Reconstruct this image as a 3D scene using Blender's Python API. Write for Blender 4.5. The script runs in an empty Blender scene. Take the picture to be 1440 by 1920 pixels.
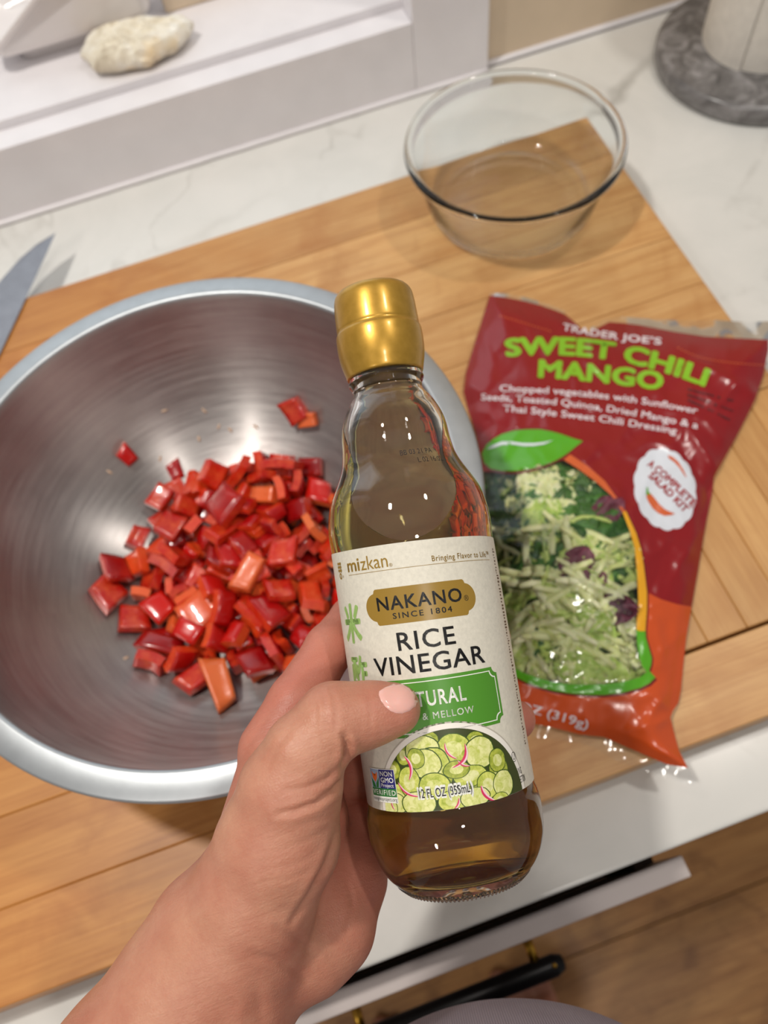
import bpy, bmesh, math, random
import numpy as np
from mathutils import Vector, Matrix, Quaternion, noise
from mathutils.geometry import delaunay_2d_cdt
from mathutils.bvhtree import BVHTree

S = bpy.context.scene
COL = S.collection
PI = math.pi

# ------------------------------------------------------------------ camera
FPX = 1500.0                                    # focal length in pixels of the 1440 x 1920 frame
CAM = np.array([0.0, 0.0, 1.43])
_ph, _ro, _ps = [math.radians(v) for v in (63.17, 11.73, -8.47)]
_F0 = np.array([0, math.cos(_ph), -math.sin(_ph)]); _U0 = np.array([0, math.sin(_ph), math.cos(_ph)]); _R0 = np.array([1.0, 0, 0])
_W = np.array([[math.cos(_ps), -math.sin(_ps), 0], [math.sin(_ps), math.cos(_ps), 0], [0, 0, 1]])
CR = _W @ (math.cos(_ro) * _R0 - math.sin(_ro) * _U0)
CU = _W @ (math.sin(_ro) * _R0 + math.cos(_ro) * _U0)
CF = _W @ _F0
cd = bpy.data.cameras.new('camera'); cam = bpy.data.objects.new('camera', cd); COL.objects.link(cam)
M = Matrix.Identity(4)
for i in range(3):
    M[i][0] = CR[i]; M[i][1] = CU[i]; M[i][2] = -CF[i]; M[i][3] = CAM[i]
cam.matrix_world = M
cd.sensor_fit = 'VERTICAL'; cd.sensor_height = 36.0; cd.sensor_width = 27.0
cd.lens = FPX / 1920 * 36.0
cd.clip_start = 0.01
cd.dof.use_dof = True; cd.dof.focus_distance = 0.28; cd.dof.aperture_fstop = 9.5
S.camera = cam

# ------------------------------------------------------------------ light and exposure
S.view_settings.view_transform = 'Standard'; S.view_settings.look = 'None'
S.view_settings.gamma = 1.0; S.view_settings.exposure = -0.32
S.view_settings.use_curve_mapping = False
S.cycles.max_bounces = 24; S.cycles.transmission_bounces = 24; S.cycles.glossy_bounces = 6; S.cycles.diffuse_bounces = 4
wd = bpy.data.worlds.new('room_light'); S.world = wd; wd.use_nodes = True
wd.node_tree.nodes['Background'].inputs['Color'].default_value = (1.0, 0.98, 0.965, 1)
wd.node_tree.nodes['Background'].inputs['Strength'].default_value = 0.33
def ceiling_lamp(x, y, z, power, rad=0.05, col=(1.0, 0.95, 0.88)):
    l = bpy.data.lights.new('ceiling_lamp', 'AREA'); l.shape = 'DISK'; l.size = rad * 2; l.energy = power; l.color = col
    o = bpy.data.objects.new('ceiling_lamp', l); COL.objects.link(o); o.location = (x, y, z)
for a in ((-0.42, 0.38, 2.45, 15.0), (0.10, -0.55, 2.45, 5.5), (0.75, 0.25, 2.45, 6.5), (-1.1, -0.9, 2.45, 8.5)):
    ceiling_lamp(*a)

# cool daylight entering through the window over the sill
l = bpy.data.lights.new('window_daylight', 'AREA'); l.shape = 'RECTANGLE'; l.size = 0.70; l.size_y = 0.5; l.energy = 0.8; l.color = (0.72, 0.88, 1.0)
o = bpy.data.objects.new('window_daylight', l); COL.objects.link(o); o.location = (-0.14, 0.868, 1.36); o.rotation_euler = (math.radians(-90), 0, 0)

def ray(x, y): return CR * (x - 720) + CU * (960 - y) + CF * FPX
def pz(x, y, z): r = ray(x, y); return CAM + r * ((z - CAM[2]) / r[2])
def pd(x, y, d): return CAM + ray(x, y) / FPX * d

# ------------------------------------------------------------------ materials
def c255(r, g, b):
    f = lambda v: (v / 255 / 12.92) if v / 255 <= 0.04045 else ((v / 255 + 0.055) / 1.055) ** 2.4
    return (f(r), f(g), f(b), 1.0)
class NT:
    def __init__(s, name):
        s.m = bpy.data.materials.new(name); s.m.use_nodes = True; s.t = s.m.node_tree; s.n = s.t.nodes
        s.p = s.n['Principled BSDF']; s.out = s.n['Material Output']
    def add(s, typ, **kw):
        nd = s.n.new(typ)
        for k, v in kw.items():
            if k.startswith('i_'):
                key = k[2:]; nd.inputs[int(key) if key.isdigit() else key.replace('_', ' ')].default_value = v
            else: setattr(nd, k, v)
        return nd
    def l(s, a, b): s.t.links.new(a, b)
    def coords(s, scale=(1, 1, 1), kind='Object', rot=(0, 0, 0)):
        tc = s.add('ShaderNodeTexCoord'); mp = s.add('ShaderNodeMapping')
        mp.inputs['Scale'].default_value = scale; mp.inputs['Rotation'].default_value = rot
        s.l(tc.outputs[kind], mp.inputs['Vector']); return mp.outputs['Vector']
    def noise(s, vec, sc, det=3, rough=0.5, dist=0.0):
        n = s.add('ShaderNodeTexNoise'); n.inputs['Scale'].default_value = sc; n.inputs['Detail'].default_value = det
        n.inputs['Roughness'].default_value = rough; n.inputs['Distortion'].default_value = dist
        s.l(vec, n.inputs['Vector']); return n.outputs['Fac']
    def ramp(s, fac, stops):
        r = s.add('ShaderNodeValToRGB'); e = r.color_ramp.elements
        while len(e) < len(stops): e.new(0.5)
        for k, (p, c) in enumerate(stops): e[k].position = p; e[k].color = c
        s.l(fac, r.inputs['Fac']); return r.outputs['Color']
    def mix(s, fac, a, b, mode='MIX'):
        m = s.add('ShaderNodeMix', data_type='RGBA', blend_type=mode)
        for v, i in ((fac, 0), (a, 6), (b, 7)):
            if hasattr(v, 'links'): s.l(v, m.inputs[i])
            else: m.inputs[i].default_value = v
        return m.outputs[2]
    def bump(s, h, strength, dist=0.001):
        b = s.add('ShaderNodeBump'); b.inputs['Strength'].default_value = strength; b.inputs['Distance'].default_value = dist
        s.l(h, b.inputs['Height']); s.l(b.outputs['Normal'], s.p.inputs['Normal'])
    def base(s, c):
        if hasattr(c, 'links'): s.l(c, s.p.inputs['Base Color'])
        else: s.p.inputs['Base Color'].default_value = c
    def set(s, **kw):
        for k, v in kw.items(): s.p.inputs[k.replace('_', ' ')].default_value = v
def simple(name, col, rough=0.5, var=0.08, vs=60.0, bump=0.0, bs=400.0, bd=0.0003, **kw):
    t = NT(name); v = t.coords()
    n = t.noise(v, vs, 4)
    dk = (col[0] * (1 - var * 2), col[1] * (1 - var * 2), col[2] * (1 - var * 2), 1); lt = tuple(min(1, c * (1 + var)) for c in col[:3]) + (1,)
    t.base(t.ramp(n, [(0.3, dk), (0.7, lt)]))
    t.set(Roughness=rough, **kw)
    if bump: t.bump(t.noise(v, bs, 4), bump, bd)
    return t.m

def wood(name, c1, c2, c3, along='X', rough=0.45, gs=1.0, knots=False, oiled=False):
    t = NT(name); info = t.add('ShaderNodeObjectInfo')
    tc = t.add('ShaderNodeTexCoord'); ad = t.add('ShaderNodeVectorMath', operation='ADD')
    sc = t.add('ShaderNodeVectorMath', operation='SCALE'); sc.inputs['Scale'].default_value = 7.0
    cmb = t.add('ShaderNodeCombineXYZ'); t.l(info.outputs['Random'], cmb.inputs[0]); t.l(info.outputs['Random'], cmb.inputs[1])
    t.l(cmb.outputs[0], sc.inputs[0]); t.l(tc.outputs['Object'], ad.inputs[0]); t.l(sc.outputs[0], ad.inputs[1])
    mp = t.add('ShaderNodeMapping'); mp.inputs['Scale'].default_value = (3.2 * gs, 42 * gs, 20) if along == 'X' else (42 * gs, 3.2 * gs, 20)
    t.l(ad.outputs[0], mp.inputs['Vector'])
    g = t.noise(mp.outputs[0], 2.2, 6, 0.6, 0.5)
    mp2 = t.add('ShaderNodeMapping'); mp2.inputs['Scale'].default_value = (1.5, 7, 7) if along == 'X' else (7, 1.5, 7)
    t.l(ad.outputs[0], mp2.inputs['Vector']); g2 = t.noise(mp2.outputs[0], 2.0 * gs, 3, 0.5, 0.8)
    mp3 = t.add('ShaderNodeMapping'); mp3.inputs['Scale'].default_value = (12 * gs, 260 * gs, 60) if along == 'X' else (260 * gs, 12 * gs, 60)
    t.l(ad.outputs[0], mp3.inputs['Vector']); g3 = t.noise(mp3.outputs[0], 1.5, 4, 0.6)
    col = t.ramp(g, [(0.25, c3), (0.45, c2), (0.68, c1)])
    col = t.mix(0.35, col, t.ramp(g2, [(0.3, c3), (0.7, c1)]))
    rr = t.ramp(info.outputs['Random'], [(0.0, (0.80, 0.76, 0.70, 1)), (1.0, (1.06, 1.04, 1.02, 1))])
    col = t.mix(1.0, col, rr, 'MULTIPLY')
    col = t.mix(0.22, col, t.ramp(g3, [(0.35, c3), (0.6, c1)]))
    n5 = t.noise(tc.outputs['Object'], 14.0, 4, 0.6, 0.6)
    col = t.mix(t.ramp(n5, [(0.52, (0, 0, 0, 1)), (0.72, (0.55, 0.55, 0.55, 1))]), col, c3)
    geo = t.add('ShaderNodeNewGeometry'); sp = t.add('ShaderNodeSeparateXYZ'); t.l(geo.outputs['Position'], sp.inputs[0])
    if oiled:                                         # the left part of the board has drunk more oil
        n6 = t.noise(geo.outputs['Position'], 9.0, 4, 0.6, 0.4); ma = t.add('ShaderNodeMath', operation='MULTIPLY_ADD'); t.l(n6, ma.inputs[0]); ma.inputs[1].default_value = 0.35; t.l(sp.outputs[0], ma.inputs[2])
        mr = t.add('ShaderNodeMapRange'); mr.inputs['From Min'].default_value = 0.22; mr.inputs['From Max'].default_value = 0.06; t.l(ma.outputs[0], mr.inputs['Value'])
        dk = t.mix(1.0, col, (0.87, 0.67, 0.42, 1), 'MULTIPLY'); col = t.mix(mr.outputs[0], col, dk)
    if knots:
        vor = t.add('ShaderNodeTexVoronoi'); vor.inputs['Scale'].default_value = 2.3; vor.inputs['Randomness'].default_value = 1.0
        mk = t.add('ShaderNodeMapping'); mk.inputs['Scale'].default_value = (1.6, 4.0, 1) ; t.l(ad.outputs[0], mk.inputs['Vector'])
        t.l(mk.outputs[0], vor.inputs['Vector'])
        kf = t.ramp(vor.outputs['Distance'], [(0.0, (1, 1, 1, 1)), (0.05, (0.5, 0.5, 0.5, 1)), (0.16, (0, 0, 0, 1))])
        col = t.mix(kf, col, c255(72, 42, 20))
    t.base(col); t.set(Roughness=rough)
    t.bump(g3, 0.25, 0.0004)
    return t.m

M_board = wood('maple_board', c255(226, 182, 124), c255(208, 158, 98), c255(168, 110, 56), 'X', 0.42, oiled=True)
M_boardY = wood('bamboo_board', c255(222, 174, 112), c255(206, 154, 92), c255(180, 124, 66), 'Y', 0.42, 1.3)
M_floor = wood('oak_floor', c255(218, 164, 100), c255(190, 132, 72), c255(116, 70, 32), 'X', 0.4, 0.75, True)

def quartz():
    t = NT('white_quartz'); v = t.coords()
    n = t.noise(v, 9.0, 5, 0.6, 1.2)
    a = t.ramp(n, [(0.35, c255(214, 213, 208)), (0.65, c255(222, 220, 215))])
    n2 = t.noise(v, 1.7, 5, 0.6, 0.5)
    vein = t.ramp(n2, [(0.497, (0, 0, 0, 1)), (0.505, (1, 1, 1, 1)), (0.516, (0, 0, 0, 1))])
    n3 = t.noise(v, 22, 4, 0.7)
    msk = t.ramp(n3, [(0.42, (0, 0, 0, 1)), (0.7, (0.4, 0.4, 0.4, 1))])
    f = t.mix(1.0, vein, msk, 'MULTIPLY')
    a = t.mix(f, a, c255(150, 146, 138))
    geo = t.add('ShaderNodeNewGeometry'); n7 = t.add('ShaderNodeTexNoise'); n7.inputs['Scale'].default_value = 26.0; n7.inputs['Detail'].default_value = 4; t.l(geo.outputs['Position'], n7.inputs['Vector'])
    sub_ = t.add('ShaderNodeVectorMath', operation='SUBTRACT'); sub_.inputs[1].default_value = (.5, .5, .5); t.l(n7.outputs['Color'], sub_.inputs[0])
    scl = t.add('ShaderNodeVectorMath', operation='SCALE'); scl.inputs['Scale'].default_value = 0.035; t.l(sub_.outputs[0], scl.inputs[0])
    wp = t.add('ShaderNodeVectorMath', operation='ADD'); t.l(geo.outputs['Position'], wp.inputs[0]); t.l(scl.outputs[0], wp.inputs[1])
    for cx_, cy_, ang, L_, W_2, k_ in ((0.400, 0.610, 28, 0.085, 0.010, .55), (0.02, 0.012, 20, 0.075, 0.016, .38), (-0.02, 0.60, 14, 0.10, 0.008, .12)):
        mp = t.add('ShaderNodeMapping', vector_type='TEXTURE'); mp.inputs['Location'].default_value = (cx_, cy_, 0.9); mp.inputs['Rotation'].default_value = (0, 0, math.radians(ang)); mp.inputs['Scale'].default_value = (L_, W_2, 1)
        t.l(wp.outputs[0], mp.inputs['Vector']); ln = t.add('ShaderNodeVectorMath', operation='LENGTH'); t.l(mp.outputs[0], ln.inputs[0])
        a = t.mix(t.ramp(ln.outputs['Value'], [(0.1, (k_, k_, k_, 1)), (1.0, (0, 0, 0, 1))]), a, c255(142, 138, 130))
    t.base(a); t.set(Roughness=0.22)
    return t.m
M_quartz = quartz()
M_paint = simple('white_paint', c255(230, 226, 228), 0.38, 0.02, 30, 0.15, 90, 0.0004)
M_wall = simple('beige_wall_paint', c255(214, 194, 168), 0.6, 0.03, 20, 0.2, 200, 0.0004)
M_drawer = simple('white_lacquer', c255(208, 196, 192), 0.35, 0.02, 30)
M_cab = simple('cabinet_inside', c255(70, 52, 42), 0.6, 0.1, 30)
M_black = simple('black_metal', c255(26, 24, 24), 0.35, 0.1, 30, Metallic=0.6)
M_brass = simple('brass', c255(196, 150, 60), 0.3, 0.05, 80, Metallic=1.0)
M_ceramic = simple('white_glazed_ceramic', c255(232, 226, 224), 0.08, 0.02, 10, Coat_Weight=0.5)

# ------------------------------------------------------------------ mesh helpers
def mk(name, vs, fs, mats, parent=None, smooth=False, midx=None):
    me = bpy.data.meshes.new(name); me.from_pydata([tuple(v) for v in vs], [], [tuple(f) for f in fs])
    for m in (mats if isinstance(mats, (list, tuple)) else [mats]): me.materials.append(m)
    if smooth: me.polygons.foreach_set('use_smooth', [True] * len(me.polygons))
    if midx is not None: me.polygons.foreach_set('material_index', midx)
    me.update()
    o = bpy.data.objects.new(name, me); COL.objects.link(o)
    if parent: o.parent = parent
    return o
def from_bm(name, bm, mats, parent=None, smooth=False, loc=None):
    bmesh.ops.recalc_face_normals(bm, faces=bm.faces)
    me = bpy.data.meshes.new(name); bm.to_mesh(me); bm.free()
    for m in (mats if isinstance(mats, (list, tuple)) else [mats]): me.materials.append(m)
    if smooth: me.polygons.foreach_set('use_smooth', [True] * len(me.polygons))
    o = bpy.data.objects.new(name, me); COL.objects.link(o)
    if parent: o.parent = parent
    if loc: o.location = loc
    return o
def thing(name, label, cat, loc=(0, 0, 0), group=None):
    o = bpy.data.objects.new(name, None); o.empty_display_size = 0.02; COL.objects.link(o); o.location = loc
    o['label'] = label; o['category'] = cat
    if group: o['group'] = group
    return o
def tag(o, label, cat, group=None, kind=None):
    o['label'] = label; o['category'] = cat
    if group: o['group'] = group
    if kind: o['kind'] = kind
    return o
def struct(o): o['kind'] = 'structure'; return o
def box_bm(x0, x1, y0, y1, z0, z1, bev=0.0, seg=2, bm=None):
    b = bmesh.new(); bmesh.ops.create_cube(b, size=1.0)
    for v in b.verts:
        v.co = Vector((x0 + (v.co.x + .5) * (x1 - x0), y0 + (v.co.y + .5) * (y1 - y0), z0 + (v.co.z + .5) * (z1 - z0)))
    if bev: bmesh.ops.bevel(b, geom=b.edges[:], offset=bev, segments=seg, affect='EDGES', profile=0.6)
    if bm is not None:
        me = bpy.data.meshes.new('t'); b.to_mesh(me); b.free(); bm.from_mesh(me); bpy.data.meshes.remove(me); return bm
    return b
def box(name, x0, x1, y0, y1, z0, z1, mat, parent=None, bev=0.0, seg=2, origin=None):
    b = box_bm(x0, x1, y0, y1, z0, z1, bev, seg)
    if origin is not None: bmesh.ops.translate(b, verts=b.verts, vec=-Vector(origin))
    return from_bm(name, b, mat, parent, False, origin)
def lathe(prof, n=96, close=False):
    """prof: list of (r, z); r == 0 gives a pole"""
    vs, fs, rings = [], [], []
    for r, z in prof:
        if r < 1e-7: vs.append((0, 0, z)); rings.append([len(vs) - 1])
        else:
            rings.append(list(range(len(vs), len(vs) + n)))
            for i in range(n): a = 2 * PI * i / n; vs.append((r * math.cos(a), r * math.sin(a), z))
    ks = list(range(len(rings) - 1)) + ([-1] if close else [])
    for k in ks:
        A, B = rings[k], rings[k + 1]
        for i in range(n):
            j = (i + 1) % n
            if len(A) == 1 and len(B) == 1: continue
            if len(A) == 1: fs.append((A[0], B[j], B[i]))
            elif len(B) == 1: fs.append((A[i], A[j], B[0]))
            else: fs.append((A[i], A[j], B[j], B[i]))
    return vs, fs
def smooth_prof(pts, sub=4):
    out = []; P = [pts[0]] + list(pts) + [pts[-1]]
    for i in range(1, len(P) - 2):
        for k in range(sub):
            t = k / sub; q = []
            for c in (0, 1):
                p0, p1, p2, p3 = P[i - 1][c], P[i][c], P[i + 1][c], P[i + 2][c]
                q.append(0.5 * (2 * p1 + (p2 - p0) * t + (2 * p0 - 5 * p1 + 4 * p2 - p3) * t * t + (3 * p1 - p0 - 3 * p2 + p3) * t ** 3))
            out.append((max(q[0], 0), q[1]))
    out.append(pts[-1]); return out
def tube_bm(bm, pts, rad, n=8, cap=True, flat=1.0):
    pts = [Vector(p) for p in pts]; rings = []
    rads = rad if isinstance(rad, (list, tuple)) else [rad] * len(pts)
    up = Vector((0, 0, 1))
    for i, p in enumerate(pts):
        d = (pts[min(i + 1, len(pts) - 1)] - pts[max(i - 1, 0)]).normalized()
        a = d.cross(up); a = a.normalized() if a.length > 1e-4 else d.orthogonal().normalized(); b = a.cross(d).normalized()
        rings.append([bm.verts.new(p + (a * math.cos(2 * PI * k / n) + b * math.sin(2 * PI * k / n) * flat) * rads[i]) for k in range(n)])
    for A, B in zip(rings, rings[1:]):
        for k in range(n): bm.faces.new((A[k], A[(k + 1) % n], B[(k + 1) % n], B[k]))
    if cap: bm.faces.new(rings[0][::-1]); bm.faces.new(rings[-1])
    return bm

# ================================================================== SETTING
ZC = 0.90                                            # worktop
fl = thing('floor', 'x', 'x'); del fl['label']; del fl['category']; struct(fl)
rnd = random.Random(3)
pw = 0.19
for r in range(-4, 4):
    y0 = -0.115 + r * pw
    x = -1.6 - rnd.random() * 0.8
    while x < 1.6:
        L = rnd.uniform(1.1, 1.9)
        xm, ym = x + L / 2, y0 + pw / 2
        box('floor_plank', x + .0008, x + L - .0008, y0 + .0008, y0 + pw - .0008, -0.018, rnd.uniform(-0.0004, 0.0), M_floor, fl, 0.0008, 1, origin=(xm, ym, 0))
        x += L
sub = struct(box('floor', -2.4, 3.2, -1.2, 0.73, -0.03, -0.018, M_cab)); sub.name = 'floor_base'; sub.parent = fl; del sub['kind']

wall = struct(box('wall_back', 0.2968, 1.3, 0.702, 0.80, 0.0, 1.75, M_wall))
wl = struct(box('wall_left', -0.9, -0.62, 0.702, 0.80, 0.0, 1.75, M_wall)); wl.name = 'wall_left'
# window: casing boards, stool, sash
win = thing('window_1', 'x', 'x'); del win['label']; del win['category']; struct(win)
box('apron', -0.52, 0.2203, 0.6915, 0.7174, 0.903, 0.9725, M_paint, win, 0.0012)
box('casing', 0.2205, 0.2965, 0.6915, 0.735, 0.903, 1.72, M_paint, win, 0.0012)
box('casing', -0.62, -0.5205, 0.6915, 0.735, 0.903, 1.72, M_paint, win, 0.0012)
box('sill', -0.5200, 0.2330, 0.7178, 0.899, 0.93, 0.9805, M_paint, win, 0.0015)
box('reveal', 0.2335, 0.245, 0.7355, 0.90, 0.93, 1.70, M_paint, win, 0.001)
box('lower_sash', -0.52, 0.2325, 0.8700, 0.898, 0.981, 1.06, M_paint, win, 0.003)
box('window_stop', 0.0120, 0.2325, 0.7990, 0.812, 0.9807, 1.02, M_wall, win, 0.002)
gl = simple('window_glass', c255(225, 232, 238), 0.05, 0.01, 5)
box('pane', -0.52, 0.2325, 0.882, 0.886, 1.061, 1.68, gl, win)
cf = bmesh.new(); tube_bm(cf, [(x, 0.6905 + 0.0006 * noise.noise((x * 40, 0, 0)), 0.9025) for x in np.linspace(-0.6, 0.2965, 60)], 0.0028, 6)
struct(from_bm('trim_1', cf, M_paint, None, True))
cf = bmesh.new(); tube_bm(cf, [(x, 0.7005, 0.9025) for x in np.linspace(0.2975, 1.2, 40)], 0.0034, 6)
struct(from_bm('trim_2', cf, M_paint, None, True))

# worktop and cabinet
ct = box('countertop', -0.9, 1.25, -0.010, 0.6985, 0.87, ZC, M_quartz, None, 0.0025, 3)
tag(ct, 'white veined quartz countertop running under the cutting board and along the window', 'countertop')
cab = thing('base_cabinet', 'white base cabinet under the countertop with one drawer slightly open', 'cabinet', (-0.2, 0.3, 0))
def pc(name, *a, **k):
    o = box(name, *a, **k); o.parent = cab; o.matrix_parent_inverse = Matrix.Translation(-Vector(cab.location)); return o
pc('side_panel', 0.170, 0.188, 0.03, 0.69, 0.10, 0.868, M_drawer)
pc('side_panel', -0.86, -0.842, 0.03, 0.69, 0.10, 0.868, M_drawer)
pc('back_panel', -0.842, 0.170, 0.67, 0.69, 0.10, 0.868, M_cab)
pc('bottom_panel', -0.842, 0.170, 0.03, 0.67, 0.10, 0.118, M_cab)
pc('toe_kick', -0.86, 0.188, 0.08, 0.098, 0.002, 0.099, M_drawer)
dr = pc('drawer', -0.70, 0.1445, -0.0300, -0.0165, 0.655, 0.845, M_drawer, bev=0.0012)
def sub_of(o, par, base=None):
    o.parent = par; o.matrix_parent_inverse = (Matrix.Translation(Vector(cab.location)) @ Matrix.Translation(-Vector(cab.location))) ; return o
db = bmesh.new()
box_bm(0.118, 0.132, -0.016, 0.45, 0.67, 0.815, bm=db); box_bm(-0.69, -0.676, -0.016, 0.45, 0.67, 0.815, bm=db); box_bm(-0.676, 0.118, -0.016, 0.45, 0.67, 0.68, bm=db)
o = from_bm('drawer_box', db, M_cab, dr)
for xx in (0.0345, -0.100):
    b = bmesh.new(); tube_bm(b, [(xx, -0.029, 0.752), (xx, -0.0505, 0.752)], 0.0036, 16)
    from_bm('pull_post', b, M_brass, dr, True)
b = bmesh.new()
tube_bm(b, [(0.0545, -0.0555, 0.752), (0.0535, -0.0555, 0.752), (0.047, -0.0555, 0.752), (-0.12, -0.0555, 0.752)], [0.003, 0.0055, 0.0078, 0.0078], 20)
o = from_bm('pull_bar', b, M_black, dr, True)
b = bmesh.new(); tube_bm(b, [(0.0462, -0.0550, 0.7588), (0.0462, -0.0550, 0.7605)], 0.0018, 12)  # small brass disc added as a stand-in for the highlight near the bar end
from_bm('pull_glint', b, M_brass, dr, True)

# ================================================================== CUTTING BOARD
BX0, BX1, BY0, BY1 = -0.42, 0.3362, 0.0373, 0.5560
ZB = 0.930
board = thing('cutting_board', 'large butcher block cutting board of glued maple strips on the countertop', 'cutting board', (-0.04, 0.3, ZC))
rnd = random.Random(8)
edges = [0.0373, 0.0875, 0.1395, 0.1915, 0.2435, 0.2955, 0.3475, 0.3995, 0.4515, 0.5035, 0.5560]
def board_plank(x0, x1, y0, y1, m):
    xm, ym = (x0 + x1) / 2, (y0 + y1) / 2
    g = 0.00012
    o = box('plank', x0 + g, x1 - g, y0 + g, y1 - g, ZC + 0.0005, ZB - rnd.uniform(0, 0.00015), m, None, 0.0007, 1, origin=(xm, ym, ZB))
    o.parent = board; o.matrix_parent_inverse = Matrix.Translation(-Vector(board.location)); return o
for i in range(10):
    y0, y1 = edges[i], edges[i + 1]
    xe = 0.168 if i in (1, 2, 3) else BX1
    board_plank(BX0, xe, y0, y1, M_board)
xs = [0.168, 0.197, 0.224, 0.252, 0.281, 0.309, BX1]
for a, b_ in zip(xs, xs[1:]): board_plank(a, b_, 0.0895, 0.2430, M_boardY)

# ================================================================== MIXING BOWL
BC = (-0.0674, 0.2393)
def steel():
    t = NT('brushed_steel'); tc = t.add('ShaderNodeTexCoord')
    sep = t.add('ShaderNodeSeparateXYZ'); t.l(tc.outputs['Object'], sep.inputs[0])
    h = t.add('ShaderNodeVectorMath', operation='LENGTH'); flat = t.add('ShaderNodeVectorMath', operation='MULTIPLY'); flat.inputs[1].default_value = (1, 1, 0)
    t.l(tc.outputs['Object'], flat.inputs[0]); t.l(flat.outputs[0], h.inputs[0])
    cmb = t.add('ShaderNodeCombineXYZ'); 
    mu = t.add('ShaderNodeMath', operation='MULTIPLY'); mu.inputs[1].default_value = 420.0; t.l(h.outputs['Value'], mu.inputs[0])
    t.l(mu.outputs[0], cmb.inputs[0])
    mz = t.add('ShaderNodeMath', operation='MULTIPLY'); mz.inputs[1].default_value = 300.0; t.l(sep.outputs[2], mz.inputs[0]); t.l(mz.outputs[0], cmb.inputs[1])
    ang = t.add('ShaderNodeMath', operation='ARCTAN2'); t.l(sep.outputs[1], ang.inputs[0]); t.l(sep.outputs[0], ang.inputs[1])
    ma = t.add('ShaderNodeMath', operation='MULTIPLY'); ma.inputs[1].default_value = 2.5; t.l(ang.outputs[0], ma.inputs[0]); t.l(ma.outputs[0], cmb.inputs[2])
    n = t.noise(cmb.outputs[0], 1.0, 4, 0.65)
    big = t.noise(tc.outputs['Object'], 18.0, 4, 0.6)
    t.base(t.mix(0.5, t.ramp(n, [(0.3, c255(150, 144, 142)), (0.7, c255(182, 177, 174))]), t.ramp(big, [(0.3, c255(152, 146, 144)), (0.7, c255(184, 179, 176))])))
    t.l(t.ramp(n, [(0.2, (0.30, 0.30, 0.30, 1)), (0.8, (0.40, 0.40, 0.40, 1))]), t.p.inputs['Roughness'])
    t.set(Metallic=1.0, Anisotropic=0.85, Anisotropic_Rotation=0.25)
    tg = t.add('ShaderNodeTangent', direction_type='RADIAL', axis='Z'); t.l(tg.outputs[0], t.p.inputs['Tangent'])
    t.bump(n, 0.05, 0.0002)
    return t.m
M_steel = steel()
inner = [(0.0, .0368), (.04, .0368), (.06, .0390), (.08, .0460), (.10, .0582), (.118, .0770), (.1325, .1025), (.1402, .1265), (.1452, .1500)]
ip = smooth_prof(inner, 4)
lip = [(.1458, .1512), (.1466, .1518), (.1480, .1519), (.1592, .1502), (.1602, .1496), (.1607, .1484), (.1602, .1474), (.1590, .1472), (.1530, .1486), (.1478, .1494)]
outer = [(r + .0016 if r > .05 else r, z - .0018) for r, z in reversed(ip) if r > 0.0 and z < .148] + [(0.0, .0350)]
prof = ip + lip + outer
zb0 = 0.0300
vs, fs = lathe([(r, z - zb0) for r, z in prof], 160)
nl = len(ip) * 160; M_rim = simple('satin_steel_rim', c255(184, 188, 191), 0.42, 0.03, 120, 0.1, 600, 0.0001, Metallic=0.85)
bowl = mk('mixing_bowl', vs, fs, [M_steel, M_rim], None, True, [1 if all(len(ip) - 1 <= (1 + (i - 1) // 160 if i else 0) <= len(ip) + len(lip) for i in f) else 0 for f in fs]); bowl.location = (BC[0], BC[1], ZC + zb0 - 0.0042)
tag(bowl, 'large brushed steel mixing bowl with a flat rim holding diced red pepper', 'bowl')
BZ = ZC - 0.0042                                      # profile z + BZ = world z

# ================================================================== DICED PEPPER
def pepper_mats():
    t = NT('pepper_skin'); v = t.coords(); inf = t.add('ShaderNodeObjectInfo')
    n = t.noise(v, 90, 3)
    a = t.ramp(inf.outputs['Random'], [(0.0, c255(136, 6, 12)), (0.5, c255(172, 10, 14)), (1.0, c255(204, 22, 14))])
    t.base(t.mix(t.ramp(n, [(0.4, (0, 0, 0, 1)), (0.75, (0.4, 0.4, 0.4, 1))]), a, c255(206, 44, 26)))
    t.set(Roughness=0.22, Coat_Weight=0.4, Coat_Roughness=0.08, Subsurface_Weight=0.15, Subsurface_Scale=0.003)
    u = NT('pepper_flesh'); v = u.coords(); inf = u.add('ShaderNodeObjectInfo')
    n = u.noise(v, 160, 4, 0.6)
    a = u.ramp(inf.outputs['Random'], [(0.0, c255(176, 16, 10)), (0.5, c255(204, 34, 12)), (0.82, c255(218, 66, 22)), (1.0, c255(228, 116, 60))])
    u.base(u.mix(u.ramp(n, [(0.4, (0, 0, 0, 1)), (0.75, (0.5, 0.5, 0.5, 1))]), a, c255(232, 110, 54)))
    u.set(Roughness=0.3, Subsurface_Weight=0.25, Subsurface_Scale=0.004, Coat_Weight=0.4); u.p.inputs['Subsurface Radius'].default_value = (1.0, 0.25, 0.12)
    u.bump(n, 0.4, 0.0005)
    return t.m, u.m
M_skin_p, M_flesh = pepper_mats()
VAR = [(17, 18, 6.5), (19, 15, 7), (14, 15, 6), (24, 15, 7), (18, 21, 6), (12, 17, 8), (28, 14, 7), (15, 13, 6), (21, 19, 7), (26, 20, 6.5), (11, 12, 6), (33, 16, 6)]
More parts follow.
